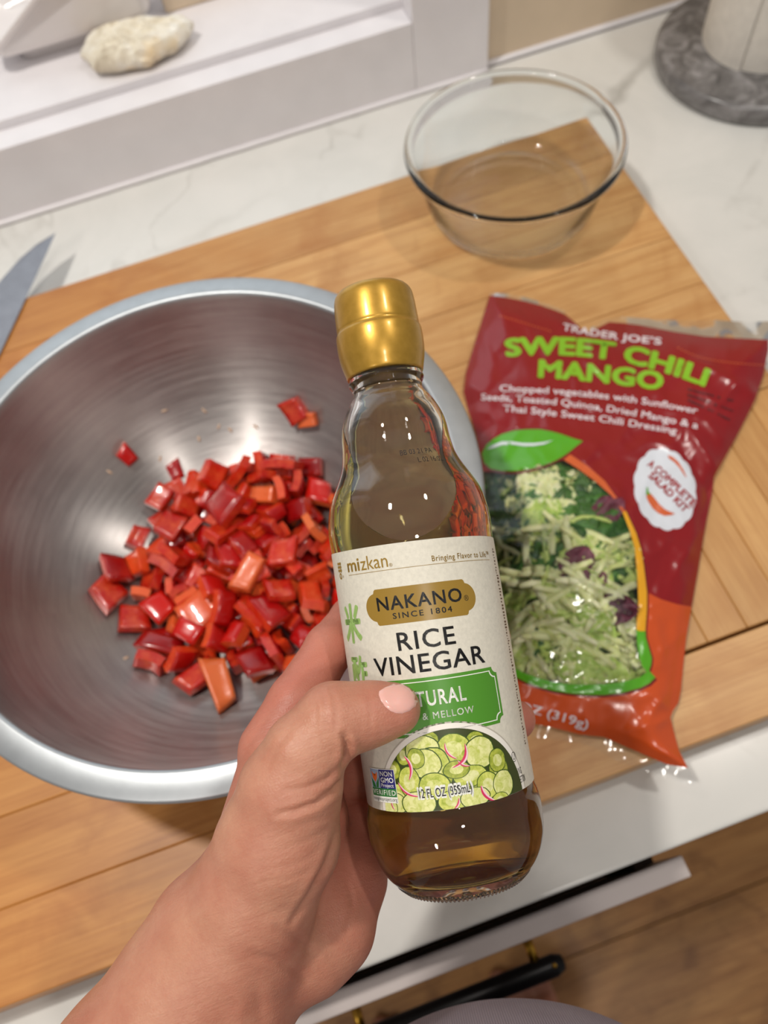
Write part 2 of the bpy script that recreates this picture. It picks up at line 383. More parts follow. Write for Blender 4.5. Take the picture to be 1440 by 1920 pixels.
def pepper_mesh(k, seed):
    W, L, T = [x / 1000 for x in VAR[k]]; r = random.Random(seed)
    nx, ny = 6, 5; vs, fs, mi = [], [], []
    cr = [(r.uniform(-.13, .10), r.uniform(-.13, .10)) for _ in range(4)]
    bend = r.uniform(0.5, 1.8) / 1000; bx = r.random() < 0.6; th = r.uniform(0.85, 1.05)
    def P(u, v, top):
        a = [(-.5 - cr[0][0], -.5 - cr[0][1]), (.5 + cr[1][0], -.5 - cr[1][1]), (.5 + cr[2][0], .5 + cr[2][1]), (-.5 - cr[3][0], .5 + cr[3][1])]
        x = (a[0][0] * (1 - u) + a[1][0] * u) * (1 - v) + (a[3][0] * (1 - u) + a[2][0] * u) * v
        y = (a[0][1] * (1 - u) + a[1][1] * u) * (1 - v) + (a[3][1] * (1 - u) + a[2][1] * u) * v
        c = (u if bx else v) * 2 - 1
        z = bend * (1 - c * c) * 1.2 - bend * .5
        if top: z += T / 2 * th - (0.0006 if (u in (0, 1) or v in (0, 1)) else 0)
        else: z += -T / 2 * th + 0.0008 * noise.noise((u * 4 + seed, v * 4, 3)) 
        s = 1.0 if top else 0.93 + 0.05 * math.sin(seed)
        return (x * W * s, y * L * s, z)
    for top in (1, 0):
        for j in range(ny + 1):
            for i in range(nx + 1): vs.append(P(i / nx, j / ny, top))
    N = (nx + 1) * (ny + 1); q = lambda i, j, t: (0 if t else N) + j * (nx + 1) + i
    for j in range(ny):
        for i in range(nx):
            fs.append((q(i, j, 1), q(i + 1, j, 1), q(i + 1, j + 1, 1), q(i, j + 1, 1))); mi.append(0)
            fs.append((q(i, j, 0), q(i, j + 1, 0), q(i + 1, j + 1, 0), q(i + 1, j, 0))); mi.append(1)
    per = [(i, 0) for i in range(nx)] + [(nx, j) for j in range(ny)] + [(i, ny) for i in range(nx, 0, -1)] + [(0, j) for j in range(ny, 0, -1)]
    for a, b in zip(per, per[1:] + per[:1]): fs.append((q(*a, 0), q(*b, 0), q(*b, 1), q(*a, 1))); mi.append(1)
    me = bpy.data.meshes.new('pepper_piece'); me.from_pydata(vs, [], fs); me.materials.append(M_skin_p); me.materials.append(M_flesh)
    me.polygons.foreach_set('material_index', mi)
    sm = [abs(p.normal.z) > .5 for p in me.polygons]; me.polygons.foreach_set('use_smooth', sm); me.update(); return me
PM = {k: [pepper_mesh(k, k * 7 + j) for j in range(3)] for k in range(12)}
PEP = [[6,-10,-517,420,976,-95,9,195],[5,614,-105,447,39,-844,520,-130],[5,103,-43,459,447,548,-447,-548],[1,237,-157,399,770,-1,-2,-639],[2,61,718,464,3,70,984,166],[7,198,620,440,27,150,975,165],[3,228,194,447,189,-110,512,-831],[7,-206,247,440,883,-97,408,211],[7,434,292,410,28,464,884,54],[8,-496,330,438,73,-958,-262,87],[1,-59,-703,466,93,-34,-170,-980],[8,415,-148,410,630,-40,-7,775],[0,-315,425,417,518,75,-24,852],[2,-55,143,438,235,-235,-667,667],[1,734,-41,521,624,-414,323,-579],[9,-361,178,406,266,-18,39,-963],[9,83,480,444,115,-806,-559,-156],[4,474,623,498,260,-84,-208,939],[10,-472,32,495,666,76,741,-36],[1,-432,558,466,153,-968,-182,83],[0,-127,532,423,934,92,24,-344],[7,-201,-615,475,427,-532,-404,609],[8,-60,-287,400,189,2,-12,-982],[5,225,709,506,484,-460,-334,-665],[3,-377,-474,441,130,768,-627,-20],[7,645,-188,485,637,-723,-261,63],[10,-539,56,412,997,7,56,-60],[5,-267,-401,466,266,-558,-674,404],[0,344,682,552,481,637,265,541],[0,-285,31,439,36,385,-896,-218],[1,228,-4,443,207,627,732,-167],[10,400,-337,410,653,8,-67,-754],[3,789,94,549,655,-375,320,-573],[10,277,-323,400,22,-41,21,999],[6,-570,-347,455,623,55,152,765],[0,287,413,410,27,-876,-478,-54],[3,-122,42,464,250,-321,-911,64],[10,-7,-127,423,135,-135,694,-694],[11,-485,-112,420,11,-990,113,83],[2,132,-386,443,333,788,-498,-143],[8,86,295,449,297,114,155,-935],[5,-112,-487,494,77,21,-152,-985],[5,-118,295,435,882,-96,409,212],[5,422,112,411,38,-827,560,-29],[0,104,-244,499,574,702,-174,385],[10,-297,221,503,540,-162,-305,768],[0,457,-639,546,207,960,-43,-182],[1,-583,129,494,317,171,929,-88],[8,241,49,499,807,-193,-183,-528],[7,598,-125,555,348,499,789,-83],[7,356,-159,474,41,405,913,-3],[6,-87,38,528,352,248,73,899],[0,554,357,483,1,-1000,-22,-2],[2,-482,-263,480,450,482,-740,-132],[1,-123,-307,473,991,-12,-3,134],[5,-147,706,530,72,-878,196,431],[7,335,528,468,240,181,552,778],[1,-337,-229,460,561,88,3,823],[0,114,-122,640,10,-98,990,102],[1,573,11,472,389,883,183,187],[2,-270,732,493,129,-747,624,191],[7,154,-337,494,130,922,203,-302],[7,-165,266,538,765,219,-295,-530],[5,250,-296,517,252,851,-442,-129],[5,18,458,509,192,-890,413,19],[1,-234,558,553,201,-872,267,357],[0,223,-456,467,376,545,-283,694],[10,392,393,481,774,60,5,-630],[2,480,-243,506,461,-885,-37,57],[2,-163,-129,458,406,425,-808,-42],[7,707,-271,484,224,184,-90,-953],[8,-427,151,561,298,-543,-105,-778],[0,667,319,547,851,48,84,516],[0,-24,44,574,601,-188,178,-756],[0,238,95,553,206,-9,-266,-942],[2,435,414,566,164,-942,289,-51],[0,-579,-93,505,977,47,78,191],[10,-281,599,478,104,149,-845,-503],[0,66,-646,502,525,357,623,457],[0,-652,271,522,329,44,942,44],[2,13,225,519,100,434,-895,-30],[5,236,-538,478,758,584,190,218],[7,562,178,473,527,23,-365,767],[1,285,312,555,482,-116,396,773],[7,-35,-167,564,334,406,713,465],[10,-235,-186,418,134,694,134,-694],[5,306,-635,470,91,839,-518,141],[4,629,-351,526,266,-840,360,-308],[4,-779,244,578,899,-60,429,59],[1,104,-125,567,174,18,100,-979],[5,334,-150,565,674,103,-718,140],[3,25,-380,596,294,829,-438,-186],[9,-331,-238,547,46,-187,978,80],[1,545,373,614,164,686,-167,689],[7,347,-452,487,609,206,-735,-213],[5,211,475,538,140,438,-797,-391],[5,19,-435,519,164,-337,-119,-919],[7,-673,49,495,499,-302,680,445],[2,181,193,568,208,885,-387,153],[2,433,-10,495,753,-144,-407,-497],[10,437,-490,473,327,380,-719,-482],[5,196,-775,514,116,591,-769,215],[3,178,618,629,300,882,-26,363],[1,-255,-477,604,227,487,-134,833],[2,-78,675,551,426,-143,-888,-98],[2,449,54,545,95,689,-583,421],[4,-759,-101,492,117,-757,-616,181],[1,332,507,658,147,391,686,-596],[6,-419,-642,547,113,208,-971,-24],[10,-246,859,553,960,264,51,83],[9,120,-421,639,773,-302,139,-540],[6,478,550,667,818,-531,73,-209],[10,495,-353,519,503,-160,806,-267],[2,-376,383,490,129,-81,61,-986],[5,-222,380,524,724,-623,-187,231],[10,283,136,639,431,600,62,-671],[5,-615,471,501,70,-923,316,208],[7,127,-605,477,186,706,-29,-683],[0,-363,430,560,101,-348,-932,-17],[5,77,83,605,943,77,247,209],[8,843,89,604,318,-575,-653,376],[3,-152,-284,629,711,464,104,518],[0,8,692,593,408,-251,-864,-158],[8,-866,118,552,99,844,-462,-253],[0,321,-78,657,38,803,595,16],[11,-294,-750,588,85,-682,-722,81],[11,-13,244,621,81,915,317,-235],[1,476,578,557,212,-536,814,75],[1,653,530,531,944,202,-157,-207],[10,166,221,623,343,-143,215,903],[3,74,-161,704,93,-907,-409,-42],[1,-396,-359,593,389,6,-92,917],[2,-383,-110,513,667,716,189,82],[7,264,-635,545,943,-174,1,284],[0,-182,-126,589,888,-139,437,26],[4,-59,-686,564,90,-181,-143,-969],[10,349,137,536,160,588,451,653],[7,-424,-59,522,372,-529,413,641],[1,-394,670,575,100,-937,-333,-23],[0,-382,198,592,168,808,205,-526],[7,-76,540,544,353,-47,511,-782],[2,552,34,614,531,526,-608,-268],[7,147,350,628,909,-296,-124,-264],[0,-505,-516,562,345,83,644,-678],[10,348,223,624,489,444,-149,736],[7,574,-482,518,297,-327,-243,864],[7,-23,442,575,192,-890,414,19],[5,310,407,609,207,-502,838,-46],[3,468,227,554,95,-367,-144,914],[5,-125,-487,596,283,-212,175,919],[5,-695,-448,548,417,-336,783,317],[9,43,379,694,826,53,-169,-536],[6,-610,-351,544,284,109,119,945],[6,397,-407,597,19,704,627,-333],[7,-77,382,498,500,762,-258,-321],[4,217,-313,628,51,-664,-691,280],[10,-259,-31,480,376,182,-126,900],[2,438,357,659,68,-632,140,-759]]
rnd = random.Random(4)
for k, x, y, z, qw, qx, qy, qz in PEP:
    o = bpy.data.objects.new('pepper_piece', rnd.choice(PM[k])); COL.objects.link(o)
    o.location = (BC[0] + x / 1e4, BC[1] + y / 1e4, 0.9 + z / 1e4 - 0.0040)
    o.rotation_mode = 'QUATERNION'; q = Quaternion((qw / 1000, qx / 1000, qy / 1000, qz / 1000))
    sk = q @ Vector((0, 0, 1))
    o.rotation_quaternion = q
    W_, L_, T_ = VAR[k]; size = 'long' if W_ > 22 else 'large' if W_ * L_ > 300 else 'small' if W_ * L_ < 200 else 'medium'
    face = 'glossy skin side up' if sk.z > .45 else 'orange flesh side up' if sk.z < -.45 else 'standing on its edge'
    rr = math.hypot(x, y); sec = ('right', 'far right', 'far', 'far left', 'left', 'near left', 'near', 'near right')[int(((math.degrees(math.atan2(y, x)) + 382.5) % 360) // 45)]
    where = 'on the peak' if rr < 180 and z > 500 else ('%s of the heap top' % sec) if z > 500 else 'low in the middle' if rr < 280 else ('%s slope of the heap' % sec) if rr < 560 else ('%s edge of the heap' % sec)
    tag(o, '%s red pepper piece, %s, %s' % (size, face, where), 'pepper', 'diced red pepper in the steel bowl')
# strays on the wall of the bowl
inn = [(r, z) for r, z in ip if r > 0.0]
def bowl_hit(px, py):
    r = ray(px, py); r = r / np.linalg.norm(r); s = 0.25
    def zin(rr):
        for (r0, z0), (r1, z1) in zip(inn, inn[1:]):
            if r0 <= rr <= r1: return z0 + (z1 - z0) * (rr - r0) / max(r1 - r0, 1e-9)
        return .0368 if rr < .06 else 9
    while s < 0.8:
        p = CAM + r * s; rr = math.hypot(p[0] - BC[0], p[1] - BC[1])
        if rr < .1452 and p[2] <= zin(rr) + BZ: break
        s += 0.0004
    e = .002; dz = (zin(rr + e) - zin(max(rr - e, 0))) / (2 * e)
    d = Vector((p[0] - BC[0], p[1] - BC[1], 0)).normalized()
    n = Vector((-d.x * dz, -d.y * dz, 1)).normalized()
    return Vector(p), n
for px, py, k, rot, lab, up in ((235, 853, 10, 0.6, 'single small red pepper piece lying alone on the left wall of the bowl', 1),
                            (556, 771, 1, 0.1, 'larger orange red pepper piece stuck to the far wall of the bowl', -1),
                            (581, 784, 10, 0.5, 'smaller pepper piece touching the larger one on the far wall of the bowl', -1)):
    p, n = bowl_hit(px, py)
    o = bpy.data.objects.new('pepper_piece', PM[k][1]); COL.objects.link(o); o.rotation_mode = 'QUATERNION'
    o.rotation_quaternion = Vector((0, 0, up)).rotation_difference(n) @ Quaternion((0, 0, 1), rot)
    o.location = p + n * (VAR[k][2] / 2000 + 0.0004); tag(o, lab, 'pepper')
# seeds and scraps left on the steel
sb = simple('pepper_scrap', c255(206, 176, 150), 0.4, 0.1, 100)
rnd = random.Random(12)
for i, (px, py) in enumerate(((373, 822), (432, 806), (383, 770), (236, 1234), (308, 770), (300, 860), (410, 800), (205, 885), (480, 800), (620, 1290))):
    p, n = bowl_hit(px, py)
    b = bmesh.new(); bmesh.ops.create_icosphere(b, subdivisions=2, radius=1)
    for v in b.verts: v.co = Vector((v.co.x * .0022, v.co.y * .0009, v.co.z * .0004)) * (1 + .5 * noise.noise(v.co * 1.5 + Vector((i, 0, 0))))
    o = from_bm('pepper_scrap', b, sb, None, True); o.rotation_mode = 'QUATERNION'
    o.rotation_quaternion = Vector((0, 0, 1)).rotation_difference(n) @ Quaternion((0, 0, 1), rnd.random() * 3); o.location = p + n * .0004
    tag(o, 'tiny pale pepper scrap stuck to the bare steel around the pepper heap', 'scrap', 'pale pepper scraps in the bowl')

# ================================================================== KNIFE (blade lies on the board, point over its far edge)
kn = thing('chef_knife', 'steel chef knife lying on the board left of the bowl', 'knife', (0, 0, 0))
def kw(px, py, z=0.9318): p = pz(px, py, z); return Vector((p[0], p[1]))
tip = kw(104, 437); kn.location = (tip.x, tip.y, 0.9318); s1 = kw(0, 530); e1 = kw(0, 662)
ax = ((s1 + e1) / 2 - tip); ax = Vector((ax.x - .012, ax.y - 0.045)).normalized(); pr = Vector((-ax.y, ax.x))
if (s1 - tip).dot(pr) < 0: pr = -pr
ks = (s1 - tip); ke = (e1 - tip)
sl, sw = ks.dot(ax), ks.dot(pr); ke_l, ke_w = ke.dot(ax), ke.dot(pr)
spine = [(0, 0), (sl * .25, sw * .40), (sl * .55, sw * .72), (sl, sw), (.12, sw * 1.06), (.20, sw * 1.08)]
edge = [(0, 0), (ke_l * .15, ke_w * .26), (ke_l * .4, ke_w * .55), (ke_l * .7, ke_w * .82), (ke_l, ke_w), (.20, ke_w * 1.06)]
spine.sort(); edge.sort()
def itp(c, x):
    xs_ = [p[0] for p in c]; ys_ = [p[1] for p in c]; return float(np.interp(x, xs_, ys_))
vs, fs = [], []
n = 40
for i in range(n + 1):
    x = 0.20 * (i / n) ** 1.3; a, b_ = itp(spine, x), itp(edge, x)
    for w, h in ((a, .0011), (a, -.0011), (a * .75 + b_ * .25, .0011), (a * .75 + b_ * .25, -.0011), (b_, 0.0001), (b_, -0.0001)):
        hh = h * min(1, .2 + x / .02)
        vs.append((ax.x * x + pr.x * w, ax.y * x + pr.y * w, hh))
for i in range(n):
    o0 = i * 6; o1 = o0 + 6
    for a, b_ in ((0, 2), (2, 4), (4, 5), (5, 3), (3, 1), (1, 0)): fs.append((o0 + a, o0 + b_, o1 + b_, o1 + a))
fs.append((0, 2, 4, 5, 3, 1)[::-1]); fs.append(tuple(n * 6 + q for q in (0, 2, 4, 5, 3, 1)))
M_blade = simple('polished_blade_steel', c255(150, 148, 152), 0.28, 0.05, 90, Metallic=1.0)
bl = mk('blade', vs, fs, M_blade, kn); 
M_handle = simple('black_knife_handle', c255(28, 26, 26), 0.4, 0.1, 60)
b = bmesh.new(); c0 = (itp(spine, .2) + itp(edge, .2)) / 2
hp = lambda x, w: Vector((ax.x * x + pr.x * w, ax.y * x + pr.y * w, .0085))
tube_bm(b, [hp(.198, c0), hp(.205, c0), hp(.25, c0 + .003), hp(.30, c0), hp(.325, c0 - .004)], [.010, .0125, .011, .0125, .009], 14, flat=.7)
from_bm('handle', b, M_handle, kn, True)
for q in (.22, .26, .30):
    b = bmesh.new(); tube_bm(b, [hp(q, c0) + Vector((0, 0, .0070)), hp(q, c0) + Vector((0, 0, .0090))], .003, 12); from_bm('rivet', b, M_blade, kn)

# ================================================================== GLASS CONTAINER
def glassmat(name, col, rough=0.0, ior=1.47):
    t = NT(name); t.base(col); t.set(Roughness=rough, IOR=ior, Transmission_Weight=1.0); return t
_g = glassmat('clear_container_glass', (0.96, 0.99, 0.995, 1), 0.0, 1.40); M_glass = _g.m
gc = (0.2335, 0.489, ZB + 0.0003)
go = smooth_prof([(.058, 0.0), (.0640, .0008), (.0685, .0050), (.0720, .016), (.0765, .034), (.0805, .049), (.0820, .0520)], 4)
rim = smooth_prof([(.0838, .0534), (.0860, .0550), (.0868, .0575), (.0860, .0600), (.0840, .0610), (.0818, .0604), (.0804, .0585), (.0798, .0562)], 3)
gi = smooth_prof([(.0790, .0535), (.0780, .049), (.0738, .034), (.0692, .018), (.0655, .0085), (.0600, .0048), (.052, .0042)], 4)
vs, fs = lathe([(0, 0.0008), (.056, 0.0008)] + go + rim + gi + [(0, .0042)], 144)
gk = mk('glass_container', vs, fs, M_glass, None, True); gk.location = gc
tag(gk, 'empty round clear glass food container on the far right corner of the cutting board', 'container')

# ================================================================== PAPER TOWELS
def marble():
    t = NT('grey_marble'); v = t.coords()
    n = t.noise(v, 38, 6, 0.65, 1.4); n2 = t.noise(v, 14, 3, 0.6, 0.5)
    a = t.ramp(n, [(0.30, c255(64, 62, 62)), (0.48, c255(120, 117, 116)), (0.58, c255(150, 147, 147)), (0.72, c255(182, 179, 180))])
    t.base(t.mix(t.ramp(n2, [(0.4, (0.5, 0.5, 0.5, 1)), (0.7, (0, 0, 0, 1))]), a, c255(96, 93, 92))); t.set(Roughness=0.25)
    return t.m
PT = (0.5330, 0.5930)
ph = thing('paper_towel_holder', 'round grey marble paper towel holder on the right end of the countertop', 'holder', (PT[0], PT[1], ZC + .0005))
vs, fs = lathe([(0, 0), (.090, 0), (.0945, .0012), (.0960, .004), (.0962, .012), (.0950, .0165), (.0920, .0190), (.088, .0196), (0, .0196)], 96)
mk('base', vs, fs, marble(), ph, True)
vs, fs = lathe([(0, .0192), (.006, .0192), (.006, .30), (.011, .302), (.013, .312), (.008, .322), (0, .324)], 32)
mk('rod', vs, fs, simple('brushed_rod', c255(150, 148, 146), .3, .03, 50, Metallic=1.0), ph, True)
M_paper = simple('paper_towel', c255(226, 220, 210), 0.9, 0.04, 120, 0.6, 900, 0.0006)
pr_ = thing('paper_towel_roll', 'white paper towel roll standing on the grey marble holder', 'paper towel', (PT[0] + .002, PT[1] + .004, ZC + .0203))
vs, fs = [], []
n = 110
for i in range(n + 1):
    a = math.radians(218) + 2 * PI * i / n; r = .0525 + 0.0022 * i / n
    for rr, z in ((r, 0.0), (r, .26), (r - .0010, .26), (r - .0010, 0.0)): vs.append((rr * math.cos(a), rr * math.sin(a), z))
for i in range(n):
    for k in range(4): fs.append((i * 4 + k, i * 4 + (k + 1) % 4, i * 4 + 4 + (k + 1) % 4, i * 4 + 4 + k))
fs += [(0, 1, 2, 3), (n * 4 + 3, n * 4 + 2, n * 4 + 1, n * 4)]
mk('outer_sheet', vs, fs, M_paper, pr_, False)
vs, fs = lathe([(.0190, .0004), (.0514, .0004), (.0514, .2596), (.0190, .2596)], 72, True); mk('wound_paper', vs, fs, M_paper, pr_, False)

# ================================================================== SHELL AND DISH ON THE SILL
def shell():
    t = NT('oyster_shell'); v = t.coords(); n = t.noise(v, 45, 5, 0.6, 1.0); n2 = t.noise(v, 22, 3)
    a = t.ramp(n, [(0.3, c255(190, 176, 152)), (0.45, c255(230, 220, 198)), (0.7, c255(242, 238, 228))])
    t.base(t.mix(t.ramp(n2, [(0.55, (0, 0, 0, 1)), (0.72, (0.8, 0.8, 0.8, 1))]), a, c255(226, 190, 128))); t.set(Roughness=0.5)
    t.bump(t.noise(v, 180, 5, .7), 0.8, 0.0015); return t.m
b = bmesh.new(); bmesh.ops.create_icosphere(b, subdivisions=6, radius=1)
for v in b.verts:
    x, y, z = v.co; a = math.atan2(y, x)
    taper = 1 - 0.5 * max(0, x) ** 1.4
    e = 1 + .16 * noise.noise((math.cos(a) * 2.2, math.sin(a) * 2.2, 5)) + .05 * noise.noise((math.cos(a) * 6, math.sin(a) * 6, 1))
    X = x * .053 * e; Y = y * .027 * taper * e + .006 * x * x
    rd = 0.0034 * (1 - abs(noise.noise((X * 55, Y * 150, 2))) * 2) + 0.0016 * noise.noise((X * 120, Y * 260, 9))
    Z = (z * .014 if z > 0 else z * .0085) + (rd if z > -.2 else rd * .3) + .006 * math.exp(-((x + .5) / .4) ** 2) * max(z, 0)
    v.co = (X, Y, Z)
sh = from_bm('oyster_shell', b, shell(), None, True); sh.location = (-0.0200, 0.7465, 0.9805 + .0096); sh.rotation_euler = (0.08, -0.02, math.radians(-4))
tag(sh, 'rough cream oyster shell with a tan patch on the white window sill', 'shell')
# ceramic dish
dsh = thing('ceramic_dish', 'glossy white ceramic dish with a wavy lip on the window sill behind the shell', 'dish', (-0.0740, 0.8090, 0.9808))
def rrect(hx, hy, r, n=8):
    out = []
    for cx, cy, a0 in ((hx - r, hy - r, 0), (-hx + r, hy - r, 90), (-hx + r, -hy + r, 180), (hx - r, -hy + r, 270)):
        for k in range(n + 1): a = math.radians(a0 + 90 * k / n); out.append((cx + r * math.cos(a), cy + r * math.sin(a)))
    return out
def dish_loft():
    rows = []
    def ztop(x): t = min(1, max(0, (x + .014) / .080)); return .027 + .078 * t * t * (3 - 2 * t)
    spec = [(.056, .018, 0.000, 0), (.057, .019, .010, 0), (.068, .028, .0135, 0), (.0735, .0325, .0165, 0), (.0752, .0340, .022, 0)]
    for hx, hy, z, _ in spec: rows.append([(x, y, z) for x, y in rrect(hx, hy, .014)])
    def at(hx, hy, dz, f): return [(x, y, .027 + (ztop(x) - .027) * f + dz) for x, y in rrect(hx, hy, .014)]
    rows.append(at(.0758, .0345, 0, .5)); rows.append(at(.0765, .0352, -.002, 1)); rows.append(at(.0780, .0366, -.0005, 1)); rows.append(at(.0788, .0374, .003, 1)); rows.append(at(.0776, .0362, .0058, 1))
    rows.append(at(.0740, .0326, .0046, 1)); rows.append(at(.0715, .0302, 0, .94)); rows.append(at(.0700, .0290, 0, .4)); rows.append(at(.060, .022, -.002, 0))
    vs = [p for r in rows for p in r]; m = len(rows[0]); fs = []
    for k in range(len(rows) - 1):
        for i in range(m): fs.append((k * m + i, k * m + (i + 1) % m, (k + 1) * m + (i + 1) % m, (k + 1) * m + i))
    fs.append(tuple(range(m))[::-1]); fs.append(tuple((len(rows) - 1) * m + i for i in range(m)))
    return vs, fs
vs, fs = dish_loft(); mk('dish_body', vs, fs, M_ceramic, dsh, True)

# ================================================================== 2D ART HELPERS (flat print, laid as thin skins on the real surfaces)
def flat_mat(name, col, rough=0.45, **kw):
    t = NT(name); t.base(col); t.set(Roughness=rough, **kw); return t.m
def text_bm(body, bold=0.0, shear=0.0, spacing=1.0):
    c = bpy.data.curves.new('t', 'FONT'); c.body = body; c.shear = shear; c.space_character = spacing; c.resolution_u = 3
    o = bpy.data.objects.new('t', c); COL.objects.link(o); bpy.context.view_layer.update()
    me = bpy.data.meshes.new_from_object(o.evaluated_get(bpy.context.evaluated_depsgraph_get()))
    bm = bmesh.new(); bm.from_mesh(me)
    bpy.data.objects.remove(o); bpy.data.curves.remove(c); bpy.data.meshes.remove(me)
    if bold > 0.004:                                  # heavier strokes: the same outline laid again, nudged each way
        k = 8 if bold > .025 else 4; cp = []
        for i in range(k):
            c2 = bm.copy(); a = 2 * PI * (i + .5) / k; bmesh.ops.translate(c2, verts=c2.verts, vec=(bold * math.cos(a), bold * math.sin(a), 0)); cp.append(c2)
        bm = merge_bm([bm] + cp)
    return bm
def bbox2(bm):
    xs_ = [v.co.x for v in bm.verts]; ys_ = [v.co.y for v in bm.verts]; return min(xs_), max(xs_), min(ys_), max(ys_)
def cut_grid(bm, x0, x1, y0, y1, step):
    for ax_, lo, hi in ((0, x0, x1), (1, y0, y1)):
        k = lo + step
        while k < hi:
            co = Vector((k, 0, 0)) if ax_ == 0 else Vector((0, k, 0)); no = Vector((1, 0, 0)) if ax_ == 0 else Vector((0, 1, 0))
            bmesh.ops.bisect_plane(bm, geom=bm.verts[:] + bm.edges[:] + bm.faces[:], plane_co=co, plane_no=no, dist=1e-7); k += step
def poly_bm(pts):
    bm = bmesh.new(); vs = [bm.verts.new((p[0], p[1], 0)) for p in pts]; f = bm.faces.new(vs)
    bmesh.ops.triangulate(bm, faces=[f]); return bm
def ring_bm(pts_o, pts_i):
    bm = bmesh.new(); A = [bm.verts.new((p[0], p[1], 0)) for p in pts_o]; B = [bm.verts.new((p[0], p[1], 0)) for p in pts_i]; n = len(A)
    for i in range(n): bm.faces.new((A[i], A[(i + 1) % n], B[(i + 1) % n], B[i]))
    return bm
def merge_bm(lst):
    out = bmesh.new()
    for b in lst:
        me = bpy.data.meshes.new('t'); b.to_mesh(me); b.free(); out.from_mesh(me); bpy.data.meshes.remove(me)
    return out
def ell(cx, cy, rx, ry, n=40, ph=0.0): return [(cx + rx * math.cos(2 * PI * i / n + ph), cy + ry * math.sin(2 * PI * i / n + ph)) for i in range(n)]

# ================================================================== VINEGAR BOTTLE
BT = pd(702, 562, .318); BB = pd(866, 1605, .293)
b_a = (BB - BT) / np.linalg.norm(BB - BT)             # down the bottle, from cap to base
_m = CAM - (BT + b_a * ((CAM - BT) @ b_a)); b_n = _m / np.linalg.norm(_m)
b_b = np.cross(b_n, b_a); b_b = b_b if b_b @ CR > 0 else -b_b
BT = BT - b_b * 0.0004
BOT = Matrix(((b_b[0], -b_n[0], -b_a[0], BT[0]), (b_b[1], -b_n[1], -b_a[1], BT[1]), (b_b[2], -b_n[2], -b_a[2], BT[2]), (0, 0, 0, 1)))
# local frame: x right in view, -y towards the viewer, z up the bottle (cap at 0, base at -0.222)
bottle = thing('vinegar_bottle', 'rice vinegar bottle with gold cap and cream label held up in the hand', 'bottle')
bottle.matrix_world = BOT
mm = 0.001
go_ = [(13.8, -30.0), (14.5, -32.6), (14.9, -34.0), (14.2, -35.6), (13.6, -37.5), (14.4, -40), (16.6, -43), (18.6, -47), (20.0, -51), (20.7, -55), (21.1, -60), (22.2, -66), (24.3, -71), (27.0, -76), (29.3, -81), (30.6, -87), (31.1, -92), (31.0, -96.5), (30.8, -99), (30.8, -189.8), (31.1, -191.5), (31.9, -195.0), (32.1, -200), (31.7, -206), (30.0, -212), (27.2, -217), (23.8, -220.4), (22.4, -221.6), (21.0, -222.0), (19.5, -221.2)]
def seg_smooth(pts, a, b, sub): return smooth_prof(pts[a:b], sub)
go2 = seg_smooth(go_, 0, 19, 4) + seg_smooth(go_, 19, len(go_), 4)
gi_ = [(10.6, -30.0), (11.0, -38), (12.6, -42), (15.6, -47), (17.6, -52), (18.4, -57), (18.9, -62), (20.2, -67.5), (22.6, -73), (25.6, -78.5), (27.6, -84), (28.5, -91), (28.6, -99), (28.6, -190), (29.2, -196), (29.2, -203), (27.8, -209), (24.5, -213.5), (19, -215.8), (9, -214.8), (0, -213.5)]
gi2 = smooth_prof(gi_[:13], 4) + smooth_prof(gi_[13:], 4)
gprof = [(r * mm, z * mm) for r, z in go2] + [(17 * mm, -219.6 * mm), (8 * mm, -217.6 * mm), (0, -217.2 * mm)]
iprof = [(r * mm, z * mm) for r, z in gi2]
vs, fs = lathe(gprof, 160)
n0 = len(vs); v2, f2 = lathe(iprof, 160); off = len(vs)
fs += [tuple(i + off for i in f[::-1]) for f in f2]; vs += v2
for i in range(160): j = (i + 1) % 160; fs.append((i, off + i, off + j, j))
# stippled knurling under the base
knurl = []
M_bglass = glassmat('bottle_glass', (0.985, 0.985, 0.96, 1), 0.0, 1.5).m
gb = mk('glass_body', vs, fs, M_bglass, bottle, True)
b = bmesh.new(); b.from_mesh(gb.data); bmesh.ops.recalc_face_normals(b, faces=b.faces); b.to_mesh(gb.data); b.free()
b = bmesh.new()
for i in range(96):
    a = 2 * PI * i / 96; tube_bm(b, [((24.6 * mm) * math.cos(a), (24.6 * mm) * math.sin(a), -219.7 * mm), (22.2 * mm * math.cos(a), 22.2 * mm * math.sin(a), -221.9 * mm)], .00042, 5)
o = from_bm('base_knurling', b, M_bglass, bottle, True); o['kind'] = 'stuff'
# liquid: everything of the inner space below the level surface
M_liq = glassmat('amber_vinegar', (0.64, 0.50, 0.12, 1), 0.0, 1.34).m
M_liqtop = glassmat('vinegar_surface', (1.0, 1.0, 1.0, 1), 0.0, 1.34).m
lv, lf = lathe([(r + .00012 if r > 0 else 0, z if r > 0 else z - .0001) for r, z in iprof[1:]], 128)
b = bmesh.new()
LV = [b.verts.new(v) for v in lv]
for f in lf: b.faces.new([LV[i] for i in f])
top = [e for e in b.edges if e.is_boundary]; bmesh.ops.contextual_create(b, geom=top)
lvl = pd(748, 1004, .2745); lvl_l = Vector((0, -.0285, -.0985))
up_l = Vector((0, -56, 28.5)).normalized()        # the level surface, seen in the tilted bottle's own axes
r_ = bmesh.ops.bisect_plane(b, geom=b.verts[:] + b.edges[:] + b.faces[:], plane_co=lvl_l, plane_no=up_l, clear_outer=True, dist=1e-7)
bmesh.ops.contextual_create(b, geom=[e for e in b.edges if e.is_boundary])
bmesh.ops.recalc_face_normals(b, faces=b.faces)
for f in b.faces:
    f.smooth = f.normal.dot(up_l) < .9999
    f.material_index = 0 if f.smooth else 1
